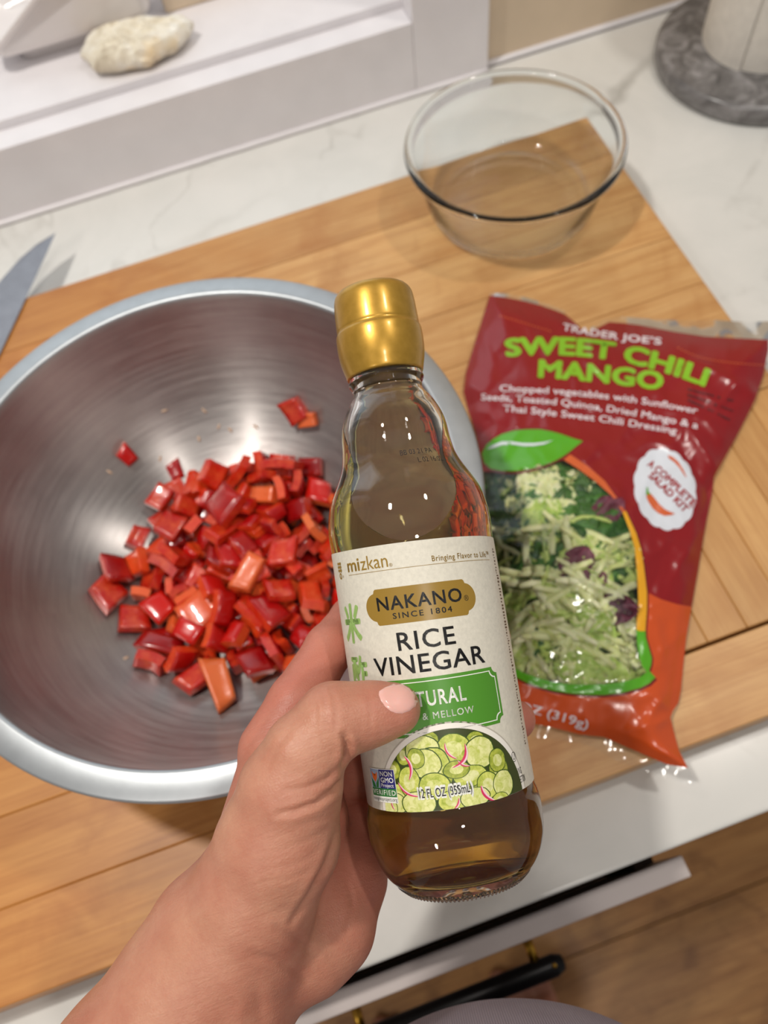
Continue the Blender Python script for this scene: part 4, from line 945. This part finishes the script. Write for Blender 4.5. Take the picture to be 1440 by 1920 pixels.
for k in range(len(zr) - 1):
    for i in range(n): fs.append((k * n + i, k * n + (i + 1) % n, (k + 1) * n + (i + 1) % n, (k + 1) * n + i))
fs.append(tuple(range(n))[::-1]); fs.append(tuple((len(zr) - 1) * n + i for i in range(n)))
shirt = mk('shirt', vs, fs, ribbed(), None, True); shirt.parent = person; shirt.matrix_parent_inverse = inv
ssm = shirt.modifiers.new('s', 'SUBSURF'); ssm.levels = 1; ssm.render_levels = 1
# bare foot on the floor
def foot(cx):
    b = bmesh.new()
    tube_bm(b, [(cx, -.335, .045), (cx, -.31, .045), (cx, -.25, .042), (cx, -.19, .030), (cx, -.150, .020)], [.020, .036, .040, .042, .036], 16, True, .62)
    for k, (dx, L, r) in enumerate(((-.030, .052, .0125), (-.010, .046, .009), (.007, .040, .0085), (.022, .034, .008), (.035, .026, .0075))):
        x = cx + dx * 1.05; tube_bm(b, [(x, -.165, .016), (x, -.15 + L * .5, .015), (x, -.15 + L, .011), (x, -.145 + L, .009)], [r, r, r * .95, r * .4], 10, True, .9)
    tube_bm(b, [(cx, -.31, .04), (cx, -.315, .12), (cx - .01, -.31, .30), (cx, -.28, .5), (cx + .03, -.24, .64)], [.036, .032, .045, .05, .06], 16)
    o = from_bm('leg_and_foot', b, M_skin, None, True); o.parent = person; o.matrix_parent_inverse = inv
    rm = o.modifiers.new('r', 'REMESH'); rm.mode = 'VOXEL'; rm.voxel_size = .004; rm.use_smooth_shade = True
    sm = o.modifiers.new('s', 'SMOOTH'); sm.factor = .6; sm.iterations = 5
foot(-.1500); foot(0.04)

# ================================================================== SALAD BAG
O_RED = [(918, 554), (950, 558), (981, 564), (1012, 572), (1041, 582), (1061, 590), (1080, 606), (1098, 625), (1118, 616), (1142, 604), (1170, 606), (1202, 610), (1263, 622), (1323, 631), (1380, 634), (1441, 637),
         (1441, 657), (1432, 701), (1416, 749), (1398, 785), (1379, 822), (1358, 860), (1339, 894), (1335, 927), (1325, 975), (1317, 1020), (1307, 1080), (1297, 1137), (1287, 1193), (1281, 1250), (1277, 1293), (1272, 1318), (1262, 1332), (1257, 1345), (1263, 1370), (1273, 1407), (1290, 1440),
         (1250, 1433), (1220, 1420), (1167, 1397), (1133, 1382), (1087, 1377), (1033, 1363), (1000, 1357), (960, 1345), (920, 1325), (893, 1295),
         (882, 1200), (885, 1100), (890, 1000), (897, 920), (903, 870), (893, 815), (878, 770), (869, 735), (873, 700), (888, 650), (902, 605)]
WIN = [(905, 884), (950, 886), (1000, 879), (1040, 866), (1057, 862), (1087, 881), (1117, 903), (1147, 930), (1167, 960), (1180, 993), (1190, 1027), (1195, 1077), (1197, 1127), (1193, 1180), (1195, 1210), (1200, 1237), (1205, 1250), (1213, 1260),
       (1200, 1270), (1167, 1279), (1133, 1283), (1100, 1284), (1067, 1283), (1033, 1278), (1008, 1271), (983, 1262), (963, 1252), (935, 1235), (900, 1205), (900, 1100), (903, 1000)]
def off_band(pts, o):
    c = Vector((1050, 1080)); return [((Vector(p) - c) * (1 + o / max((Vector(p) - c).length, 1)) + c)[:] for p in pts]
BAND_O = [(1057, 862), (1069, 852), (1102, 874), (1134, 902), (1158, 935), (1174, 959), (1193, 1000), (1202, 1030), (1207, 1060), (1213, 1110), (1213, 1143), (1210, 1183), (1211, 1196), (1217, 1217), (1222, 1233), (1221, 1246), (1217, 1257), (1229, 1270), (1218, 1281), (1200, 1290), (1167, 1299), (1133, 1303), (1100, 1303), (1067, 1300), (1040, 1296), (1017, 1290), (990, 1281), (968, 1270), (940, 1253), (905, 1228)]
BAND_I = WIN[4:28] + [(900, 1205)]
BAND = BAND_O + BAND_I[::-1]
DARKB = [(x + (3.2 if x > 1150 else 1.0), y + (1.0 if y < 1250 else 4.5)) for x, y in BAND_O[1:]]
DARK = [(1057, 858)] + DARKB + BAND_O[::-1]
ORNG = [(1216, 1112), (1240, 1124), (1270, 1133), (1310, 1140), (1330, 1300), (1330, 1480), (860, 1480), (860, 1215), (905, 1228), (968, 1272), (1017, 1292), (1067, 1302), (1133, 1305), (1200, 1292), (1229, 1272), (1217, 1257), (1222, 1235), (1211, 1196), (1213, 1143)]
LEAF = [(903, 850), (912, 834), (925, 823), (941, 814), (965, 807), (990, 805), (1013, 805), (1034, 809), (1053, 814), (1075, 822), (1093, 827), (1081, 836), (1069, 846), (1055, 856), (1041, 864), (1022, 872), (1001, 878), (980, 882), (961, 884), (940, 883), (920, 879), (908, 868)]
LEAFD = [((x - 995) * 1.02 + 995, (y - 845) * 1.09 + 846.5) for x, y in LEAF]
VEIN = [(912, 843), (925, 834), (941, 828), (960, 828), (981, 831), (1000, 831), (1020, 829), (1038, 825), (1020, 833), (1000, 836), (981, 836), (960, 833), (941, 834), (925, 840)]
bcx, bcy = 1247, 917
BADGE = []
for i in range(112):
    a = 2 * PI * i / 112; rr = 1 + .045 * abs(math.cos(a * 7)) - .02; x = 57 * rr * math.cos(a); y = 77 * rr * math.sin(a); ro = math.radians(-12)
    x, y = bcx + x * math.cos(ro) - y * math.sin(ro), bcy + x * math.sin(ro) + y * math.cos(ro)
    BADGE.append((x, y))
CHILI = [(1213, 925), (1219, 924), (1226, 932), (1236, 945), (1247, 955), (1258, 960), (1266, 963), (1258, 966), (1246, 967), (1234, 962), (1224, 953), (1216, 941), (1212, 932)]
STEM = [(1212, 914), (1215, 914), (1216, 922), (1220, 926), (1216, 928), (1211, 927), (1212, 921)]
CHILI2 = [(1252, 853), (1262, 857), (1272, 866), (1281, 880), (1288, 896), (1284, 892), (1274, 877), (1264, 866), (1254, 859)]
def arr(p): return np.array(p, dtype=float)
def inside(P_, poly):
    poly = arr(poly); x, y = P_[:, 0], P_[:, 1]; c = np.zeros(len(P_), bool); n = len(poly)
    for i in range(n):
        x1, y1 = poly[i]; x2, y2 = poly[(i + 1) % n]
        if y1 == y2: continue
        c ^= ((y1 > y) != (y2 > y)) & (x < (x2 - x1) * (y - y1) / (y2 - y1) + x1)
    return c
def pdist(P_, poly):
    poly = arr(poly); d = np.full(len(P_), 1e9); n = len(poly)
    for i in range(n):
        a, b_ = poly[i], poly[(i + 1) % n]; ab = b_ - a; t = np.clip(((P_ - a) @ ab) / (ab @ ab + 1e-9), 0, 1)
        d = np.minimum(d, np.hypot(*(P_ - a - t[:, None] * ab).T))
    return d
FOLDS = [((1105, 640), (1122, 700), 3.0, 15), ((1110, 640), (1040, 600), 1.6, 12), ((1112, 640), (1180, 625), 1.6, 12), ((1420, 745), (1335, 690), 2.4, 14), ((1335, 690), (1270, 655), 1.4, 10), ((1345, 880), (1290, 800), 2.8, 14), ((1330, 930), (1270, 830), -2.2, 12),
         ((1262, 1335), (1215, 1300), 2.6, 12), ((1262, 1345), (1205, 1362), 2.2, 10), ((1240, 1310), (1205, 1365), 2.0, 8), ((1285, 1430), (1225, 1400), 2.2, 10), ((1255, 1335), (1280, 1180), -1.4, 9), ((880, 720), (945, 760), 1.8, 12), ((905, 620), (880, 720), 1.6, 9), ((880, 760), (960, 700), -1.4, 11),
         ((1072, 1085), (1165, 1140), 2.2, 6), ((1165, 1140), (1235, 1132), 1.8, 6), ((1100, 1137), (1165, 1160), 1.2, 6), ((1300, 1040), (1240, 1010), 1.3, 10), ((1310, 1000), (1255, 1090), 1.2, 9), ((1290, 1180), (1230, 1230), 1.3, 9), ((1000, 1345), (930, 1300), 1.4, 10), ((1330, 905), (1300, 1040), -1.6, 9)]
def bag_z(P_, wrinkle=True):
    P_ = arr(P_); d = pdist(P_, O_RED) * np.where(inside(P_, O_RED), 1, -1); d = np.maximum(d, 0)
    x, y = P_[:, 0], P_[:, 1]
    H = 13 + 19 * np.exp(-((x - 1055) / 150) ** 2 - ((y - 1075) / 210) ** 2)
    z = H * (1 - np.exp(-d / 40.0))
    if wrinkle:
        for a, b_, A, w in FOLDS:
            a, b_ = arr(a), arr(b_); ab = b_ - a; t = np.clip(((P_ - a) @ ab) / (ab @ ab), 0, 1); dd = np.hypot(*(P_ - a - t[:, None] * ab).T)
            z = z + 1.35 * A * np.exp(-dd / w) * (1 - .45 * t)
        inw = inside(P_, WIN)
        for i, (px, py) in enumerate(P_):
            q = Vector((px / 62, py / 62, 1.7)); e = 1 - 2 * abs(noise.noise(q)); q2 = Vector((px / 27, py / 33, 7.1)); e2 = 1 - 2 * abs(noise.noise(q2))
            f = min(1, d[i] / 22); z[i] += f * ((1.5 * e * e + .55 * e2) * (0.75 if inw[i] else 1) + .9 * noise.noise(Vector((px / 90, py / 90, 3))))
    return 0.9335 + z * .001
def bag_pts(P_, dz=0.0, wrinkle=True):
    z = bag_z(P_, wrinkle) + dz; return [pz(p[0], p[1], zz) for p, zz in zip(P_, z)]
def cdt(polys, outline, step, hole=None):
    pts, eds = [], []
    for pl in polys:
        o = len(pts); n = len(pl)
        for p in pl: pts.append(Vector(p))
        eds += [(o + i, o + (i + 1) % n) for i in range(n)]
    ol = arr(outline); g = []
    yy = ol[:, 1].min() + step / 2; k = 0
    while yy < ol[:, 1].max():
        xx = ol[:, 0].min() + (step / 2 if k % 2 else 0)
        while xx < ol[:, 0].max(): g.append((xx, yy)); xx += step
        yy += step * .87; k += 1
    g = arr(g); g = g[inside(g, outline)]
    dm = np.full(len(g), 1e9)
    for pl in polys: dm = np.minimum(dm, pdist(g, pl))
    g = g[dm > step * .4]
    pts += [Vector(p) for p in g]
    r = delaunay_2d_cdt(pts, eds, [], 0, 1e-4)
    V = arr([v[:] for v in r[0]]); T = np.array([f for f in r[2]]); C = V[T].mean(axis=1)
    k = inside(C, outline); return V, T[k], C[k]
def densify(pl, s=14):
    out = []
    for a, b_ in zip(pl, pl[1:] + pl[:1]):
        n = max(1, int(math.hypot(b_[0] - a[0], b_[1] - a[1]) / s)); out += [(a[0] + (b_[0] - a[0]) * k / n, a[1] + (b_[1] - a[1]) * k / n) for k in range(n)]
    return out
V, T, Cc = cdt([densify(O_RED), densify(WIN), LEAF, LEAFD, BAND, BADGE, ORNG, DARKB + [(905, 1235)]], densify(O_RED), 6.0)
w3 = np.array(bag_pts(V))
def film(name, col, rough=0.27):
    t = NT(name); v = t.coords(); n = t.noise(v, 14, 3)
    t.base(t.ramp(n, [(.3, tuple(c * .93 for c in col[:3]) + (1,)), (.7, col)])); t.set(Roughness=rough, Coat_Weight=0.4, Coat_Roughness=0.17); t.bump(t.noise(v, 130, 3, .5), 0.10, 0.0008); return t.m
F_red = film('red_film', c255(142, 6, 14)); F_or = film('orange_film', c255(208, 80, 26)); F_dk = film('dark_red_film', c255(112, 14, 18)); F_gr = film('green_film', c255(86, 170, 26)); F_ye = film('yellow_film', c255(236, 168, 28)); F_bo = film('band_orange_film', c255(216, 100, 50)); F_wh = film('white_film', c255(226, 230, 238))
def clearfilm():
    t = NT('clear_film'); t.n.remove(t.p); tr = t.add('ShaderNodeBsdfTransparent'); tr.inputs[0].default_value = (.97, .975, .98, 1)
    gl_ = t.add('ShaderNodeBsdfGlossy'); gl_.inputs['Roughness'].default_value = 0.10; fr = t.add('ShaderNodeFresnel'); fr.inputs['IOR'].default_value = 1.55
    mx = t.add('ShaderNodeMixShader'); mm_ = t.add('ShaderNodeMath', operation='MULTIPLY_ADD'); mm_.inputs[1].default_value = 0.9; mm_.inputs[2].default_value = 0.0
    t.l(fr.outputs[0], mm_.inputs[0]); t.l(mm_.outputs[0], mx.inputs[0]); t.l(tr.outputs[0], mx.inputs[1]); t.l(gl_.outputs[0], mx.inputs[2]); t.l(mx.outputs[0], t.out.inputs['Surface'])
    nn = t.noise(t.coords(), 140, 3); b_ = t.add('ShaderNodeBump'); b_.inputs['Strength'].default_value = .12; b_.inputs['Distance'].default_value = .001; t.l(nn, b_.inputs['Height']); t.l(b_.outputs[0], gl_.inputs['Normal'])
    return t.m
F_clear = clearfilm()
cls = np.zeros(len(Cc), int)
cls[inside(Cc, ORNG)] = 1
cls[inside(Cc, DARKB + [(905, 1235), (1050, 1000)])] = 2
inb = inside(Cc, BAND)
cls[inb] = 3; cls[inb & (Cc[:, 1] < 958)] = 5; cls[inb & (Cc[:, 1] >= 958) & (Cc[:, 1] < 1182)] = 4
inw = inside(Cc, WIN); cls[inw] = 9
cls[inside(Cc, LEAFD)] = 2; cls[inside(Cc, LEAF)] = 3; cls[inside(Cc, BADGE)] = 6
bag = thing('salad_bag', 'red and orange plastic salad kit bag with a clear window on the cutting board', 'salad bag', (0.2, 0.22, 0.9335))
binv = Matrix.Translation((-0.2, -0.22, -0.9335))
def badd(o): o.parent = bag; o.matrix_parent_inverse = binv; return o
sel = T[cls != 9]
o = badd(mk('printed_film', w3, [tuple(int(i) for i in f) for f in sel], [F_red, F_or, F_dk, F_gr, F_ye, F_bo, F_wh], None, True, [int(c) for c in cls[cls != 9]]))
o = badd(mk('clear_window', w3, [tuple(int(i) for i in f) for f in T[cls == 9]], F_clear, None, True))
for o_ in bag.children:
    b = bmesh.new(); b.from_mesh(o_.data); bmesh.ops.delete(b, geom=[v for v in b.verts if not v.link_faces], context='VERTS'); b.normal_update()
    if sum(f.normal.z for f in b.faces) < 0: bmesh.ops.reverse_faces(b, faces=b.faces)
    b.to_mesh(o_.data); b.free()
# back sheet
V2, T2, _ = cdt([densify(O_RED, 22)], densify(O_RED, 22), 30)
badd(mk('back_film', [pz(p[0], p[1], 0.9328) for p in V2], [tuple(int(i) for i in f) for f in T2], F_red, None, False))
# clear seals along the top and bottom
SEAL_T = [(1118, 616), (1142, 604), (1170, 606), (1202, 610), (1263, 622), (1323, 631), (1380, 634), (1441, 637), (1452, 640), (1450, 602), (1400, 604), (1341, 600), (1280, 601), (1220, 598), (1165, 594), (1130, 600), (1104, 617)]
SEAL_B = [(1290, 1440), (1250, 1433), (1220, 1420), (1167, 1397), (1133, 1382), (1087, 1377), (1033, 1363), (1000, 1357), (960, 1345), (940, 1336), (930, 1362), (960, 1372), (990, 1380), (1040, 1386), (1087, 1394), (1120, 1404), (1147, 1422), (1187, 1438), (1247, 1457), (1300, 1474), (1306, 1468)]
SEAL_L = [(918, 554), (950, 558), (981, 564), (1012, 572), (1041, 582), (1061, 590), (1064, 585), (1043, 576), (1014, 566), (983, 557), (950, 551), (918, 549)]
for sl in (SEAL_T, SEAL_B, SEAL_L):
    Vs, Ts, _ = cdt([densify(sl, 8)], densify(sl, 8), 7)
    pts = []
    for p in Vs:
        z = .9345 + .0016 * noise.noise(Vector((p[0] / 34, p[1] / 30, 2))) + .0004 * noise.noise(Vector((p[0] / 12, p[1] / 30, 5)))
        pts.append(pz(p[0], p[1], z))
    o = badd(mk('clear_seal', pts, [tuple(int(i) for i in f) for f in Ts], F_clear, None, True))
# printed lettering on the film
def bag_put(name, bm, mat, step=12, dz=0.00035):
    x0, x1, y0, y1 = bbox2(bm); cut_grid(bm, x0, x1, y0, y1, step)
    P_ = arr([(v.co.x, v.co.y) for v in bm.verts]); W_ = bag_pts(P_, dz)
    for v, w in zip(bm.verts, W_): v.co = w
    me = bpy.data.meshes.new(name); bm.to_mesh(me); bm.free(); me.materials.append(mat); me.polygons.foreach_set('use_smooth', [True] * len(me.polygons))
    o = bpy.data.objects.new(name, me); COL.objects.link(o); badd(o); return o
def btext(body, P0, Pm, P1, hgt, mat, bold=0.0, spacing=1.0, jitter=0.0, shear=0.0, name='lettering', cap=0.729):
    """body set along the curve through P0, Pm, P1 (photo pixels); hgt: cap height"""
    bm = text_bm(body, bold, shear, spacing); x0, x1, y0, y1 = bbox2(bm); k = hgt / cap
    P0, Pm, P1 = Vector(P0), Vector(Pm), Vector(P1); Cp = Pm * 2 - (P0 + P1) / 2
    for v in bm.verts:
        u = (v.co.x - x0) / (x1 - x0); p = P0 * (1 - u) ** 2 + Cp * 2 * u * (1 - u) + P1 * u * u; d = ((Cp - P0) * (1 - u) + (P1 - Cp) * u).normalized()
        nrm = Vector((d.y, -d.x)); q = p + nrm * (v.co.y * k); v.co = (q.x, q.y, 0)
    return bag_put(name, bm, mat)
L_g = film('lime_lettering', c255(134, 190, 30), .4); L_w = film('white_lettering', c255(232, 220, 224), .4); L_r = film('red_lettering', c255(168, 40, 44), .4); L_k = film('dark_stamp', c255(60, 12, 16), .5)
btext("TRADER JOE'S", (1054, 618), (1140, 634), (1240, 646), 13, L_w, .03, 1.05)
btext('SWEET CHILI', (948, 668), (1135, 672), (1322, 724), 33, L_g, .048, 1.0)
btext('MANGO', (1008, 706), (1125, 716), (1242, 731), 33, L_g, .048, 1.02)
btext('Chopped vegetables with Sunflower', (937, 734), (1120, 746), (1307, 776), 13, L_w, .018)
btext('Seeds, Toasted Quinoa, Dried Mango & a', (902, 750), (1100, 766), (1308, 804), 13, L_w, .018)
btext('Thai Style Sweet Chili Dressing', (943, 771), (1105, 788), (1268, 814), 13, L_w, .018)
btext('A COMPLETE', (1213, 872), (1252, 905), (1299, 952), 14, L_r, .035)
btext('SALAD KIT', (1215, 893), (1248, 925), (1284, 962), 14, L_r, .035)
btext('11.25 OZ (319g)', (905, 1318), (1000, 1338), (1101, 1367), 17, L_w, .02)
bag_put('chili_emblem', poly_bm(CHILI), F_bo); bag_put('chili_stem', poly_bm(STEM), F_gr); bag_put('chili_emblem', poly_bm(CHILI2), F_bo); bag_put('leaf_vein', poly_bm(VEIN), F_wh)
dots = []
for i in range(16): x = 938 + i * 6.2; dots.append(ell(x, 592 + i * 1.9, 1.6, 1.3, 8))
for i in range(26): x = 1272 + i * 6.4; dots.append(ell(x, 652 + 30 * (1 - math.exp(-i / 8)) + i * .15, 1.6, 1.3, 8))
o = bag_put('perforation', merge_bm([poly_bm(d) for d in dots]), F_bo, 100); o['kind'] = 'stuff'
rnd = random.Random(6); st = []
for r in range(3):
    for i in range(14):
        if rnd.random() < .2: continue
        x = 1290 + i * 6.2; y = 728 + r * 10 + i * (1.6 + r * .7) ; st.append([(x, y), (x + 4.6, y + 1), (x + 4.4, y + 1 + rnd.uniform(2, 5)), (x - .3, y + rnd.uniform(2, 5))])
o = bag_put('date_stamp', merge_bm([poly_bm(d) for d in st]), L_k, 100); o['kind'] = 'stuff'

# ================================================================== CHOPPED SALAD INSIDE THE BAG
def leafm(name, a, b_, c, rough=.5, sss=.15):
    t = NT(name); v = t.coords(); inf = t.add('ShaderNodeObjectInfo'); n = t.noise(v, 150, 4, .6)
    col = t.mix(.5, t.ramp(inf.outputs['Random'], [(0, a), (.5, b_), (1, c)]), t.ramp(n, [(.35, a), (.65, c)])); t.base(col); t.set(Roughness=rough, Subsurface_Weight=sss, Subsurface_Scale=.002); return t.m
M_kale = leafm('kale_leaf', c255(24, 62, 22), c255(52, 104, 36), c255(92, 146, 54)); M_cab_ = leafm('cabbage_leaf', c255(150, 184, 66), c255(192, 214, 106), c255(224, 232, 150)); M_pale = leafm('pale_stalk', c255(206, 214, 128), c255(230, 232, 168), c255(242, 240, 204)); M_rad = leafm('radicchio', c255(60, 18, 36), c255(88, 28, 50), c255(120, 50, 70))
def leaf_mesh(seed, L, W, ruffle, mat, nm):
    n, m = 9, 7; vs, fs = [], []; r = random.Random(seed)
    for i in range(n + 1):
        u = i / n; hw = W / 2 * (math.sin(PI * min(1, u * .92 + .06)) ** .6) * (1 + .28 * noise.noise((u * 5, seed, 0)))
        for j in range(m + 1):
            w = j / m * 2 - 1; x = (u - .5) * L + .12 * L * noise.noise((w * 2, seed, 4)); y = w * hw
            z = ruffle * (noise.noise((u * 4 + seed, w * 3, 1)) * 1.0 + .6 * abs(w) * noise.noise((u * 9 + seed, w * 6, 2))); vs.append((x, y, z))
    for i in range(n):
        for j in range(m): a = i * (m + 1) + j; fs.append((a, a + 1, a + m + 2, a + m + 1))
    me = bpy.data.meshes.new(nm); me.from_pydata(vs, [], fs); me.materials.append(mat); me.polygons.foreach_set('use_smooth', [True] * len(me.polygons)); me.update(); return me
def shred_mesh(seed, L, r0, mat, nm):
    r = random.Random(seed); b_ = bmesh.new(); c = r.uniform(-.35, .35); pts = []
    for i in range(9): u = i / 8 - .5; pts.append((u * L, c * L * (u * u * 4 - .5) * .5 + .06 * L * noise.noise((u * 3, seed, 0)), .0012 * noise.noise((u * 4, seed, 3))))
    tube_bm(b_, pts, [r0 * (.6 if i in (0, 8) else 1) for i in range(9)], 7, True, .65)
    bmesh.ops.recalc_face_normals(b_, faces=b_.faces); me = bpy.data.meshes.new(nm); b_.to_mesh(me); b_.free(); me.materials.append(mat); me.polygons.foreach_set('use_smooth', [True] * len(me.polygons)); return me
kale = [leaf_mesh(i, .030, .021, .0060, M_kale, 'kale_piece') for i in range(5)]; cabb = [leaf_mesh(20 + i, .028, .017, .0050, M_cab_, 'cabbage_piece') for i in range(5)]
shr = [shred_mesh(i, L, r_, m_, 'cabbage_shred') for i, (L, r_, m_) in enumerate([(.036, .0019, M_pale), (.050, .0023, M_pale), (.030, .0016, M_cab_), (.042, .0019, M_cab_), (.058, .0026, M_pale), (.024, .0022, M_pale)])]
chunk = [leaf_mesh(40 + i, .017, .015, .008, M_pale, 'cabbage_piece') for i in range(3)]
rad = [leaf_mesh(60 + i, .024, .018, .005, M_rad, 'radicchio_piece') for i in range(3)]
bed_o = densify([((x - 1050) * .97 + 1050, (y - 1080) * .97 + 1080) for x, y in off_band(WIN, 14)], 12)
Vb, Tb, _ = cdt([bed_o], bed_o, 7)
zb_ = np.maximum(bag_z(Vb, False) - .0095, .9338)
M_bed = leafm('salad_bed', c255(30, 56, 22), c255(80, 114, 44), c255(150, 176, 84))
bed = mk('salad_bed', [pz(p[0], p[1], z + .0018 * abs(noise.noise(Vector((p[0] / 9, p[1] / 9, 0))))) for p, z in zip(Vb, zb_)], [tuple(int(i) for i in f) for f in Tb], M_bed, None, True)
tag(bed, 'fine chopped greens packed under the larger pieces in the salad bag', 'salad', kind='stuff')
rnd = random.Random(31); cnt = 0; tries = 0
spots = []
while cnt < 200 and tries < 9000:
    tries += 1
    px, py = rnd.uniform(895, 1215), rnd.uniform(880, 1285)
    P_ = arr([(px, py)])
    if not inside(P_, WIN)[0] or pdist(P_, WIN)[0] < 9: continue
    if any((px - a) ** 2 + (py - b_) ** 2 < 150 for a, b_ in spots): continue
    spots.append((px, py)); v = (py - 880) / 400
    kz = 0.5 + .5 * noise.noise(Vector((px / 55, py / 55, 9)))
    dark = math.exp(-((px - 1120) / 60) ** 2 - ((py - 970) / 55) ** 2) + .6 * math.exp(-((px - 940) / 50) ** 2 - ((py - 925) / 45) ** 2) + .5 * math.exp(-((px - 960) / 60) ** 2 - ((py - 1060) / 40) ** 2)
    q = rnd.random(); ang = rnd.uniform(0, 2 * PI)
    if q < .15 + .8 * dark - .1 * v: me = rnd.choice(kale); lab = 'dark green chopped kale leaf piece behind the clear bag window'; ctg = 'kale'; grp = 'kale pieces in the salad bag'
    elif q < .42 + .25 * dark - .18 * max(0, v - .5): me = rnd.choice(cabb + chunk[:1]); lab = 'light green chopped cabbage piece behind the clear bag window'; ctg = 'cabbage'; grp = 'cabbage pieces in the salad bag'
    else:
        me = rnd.choice(shr); lab = 'thin pale cabbage shred behind the clear bag window'; ctg = 'cabbage'; grp = 'pale cabbage shreds in the salad bag'
        ang = math.radians(-18 - 14) + rnd.gauss(0, .45) if v > .55 else ang
    if me in shr and pdist(P_, WIN)[0] < 42: me = rnd.choice((shr[2], shr[5])); ang = rnd.uniform(0, 6)
    if me in (shr[2], shr[5]) and pdist(P_, WIN)[0] < 22: me = chunk[1]; ctg = 'cabbage'; grp = 'cabbage pieces in the salad bag'
    lift = rnd.uniform(.0026, .0060) + (.0012 if me.name.startswith('kale') else 0)
    z = bag_z(P_, False)[0] - lift; zx = bag_z(arr([(px + 9, py)]), False)[0]; zy = bag_z(arr([(px, py + 9)]), False)[0]
    c0 = Vector(pz(px, py, z)); c1 = Vector(pz(px + 9, py, z + zx - bag_z(P_, False)[0])); c2 = Vector(pz(px, py + 9, z + zy - bag_z(P_, False)[0]))
    nrm = (c1 - c0).cross(c2 - c0).normalized(); nrm = nrm if nrm.z > 0 else -nrm
    o = bpy.data.objects.new(me.name.split('.')[0], me); COL.objects.link(o); o.rotation_mode = 'QUATERNION'
    o.rotation_quaternion = Vector((0, 0, 1)).rotation_difference(nrm) @ Quaternion((0, 0, 1), ang) @ Quaternion((1, 0, 0), rnd.uniform(-.25, .25)); o.location = c0
    row = ('top', 'upper', 'upper middle', 'lower middle', 'lower', 'bottom')[min(5, int(v * 6))]; lo_, hi_ = 905, (1200 if v > .35 else 1080 + v * 340)
    nearb = row + ' part, ' + ('beside the bottle', 'left of centre', 'right of centre', 'beside the coloured band')[max(0, min(3, int((px - lo_) / (hi_ - lo_) * 4)))]
    szw = {'kale_piece': 'dark green ruffled kale piece', 'cabbage_piece': 'light green cabbage leaf piece', 'cabbage_shred': ('long' if me in (shr[1], shr[4]) else 'medium' if me in (shr[0], shr[3]) else 'short') + ' pale cabbage shred'}[me.name.split('.')[0]]
    tag(o, szw + ' behind bag window, ' + nearb, ctg, grp); cnt += 1
for k, (px, py, a, lab, sc_) in enumerate(((1082, 1060, .7, 'purple radicchio leaf piece in the middle of the bag window', 1.15), (1150, 1140, -.5, 'dark purple radicchio piece nearest the yellow band of the bag', 1.2), (1140, 955, .2, 'shaded purple radicchio piece at the top right of the bag window', 1.0), (1128, 1085, 1.0, 'small reddish radicchio scrap between the two larger purple pieces', .4))):
    z = bag_z(arr([(px, py)]), False)[0] - .0022; o = bpy.data.objects.new('radicchio_piece', rad[k % 3]); COL.objects.link(o); o.location = pz(px, py, z); o.rotation_euler = (.1, -.1, a); o.scale = (sc_,) * 3
    tag(o, lab, 'radicchio')
for k, (px, py, a, sc_) in enumerate(((1000, 905, .3, 1.5), (1035, 915, 1.4, 1.3), (968, 945, .9, 1.0), (1045, 955, 2.0, 1.0))):
    z = bag_z(arr([(px, py)]), False)[0] - .0030; o = bpy.data.objects.new('cabbage_piece', chunk[k % 3]); COL.objects.link(o); o.location = pz(px, py, z); o.rotation_euler = (0, 0, a); o.scale = (sc_,) * 3
    tag(o, 'pale chunky cabbage heart piece near the top of the bag window', 'cabbage', 'pale cabbage heart pieces under the printed leaf')
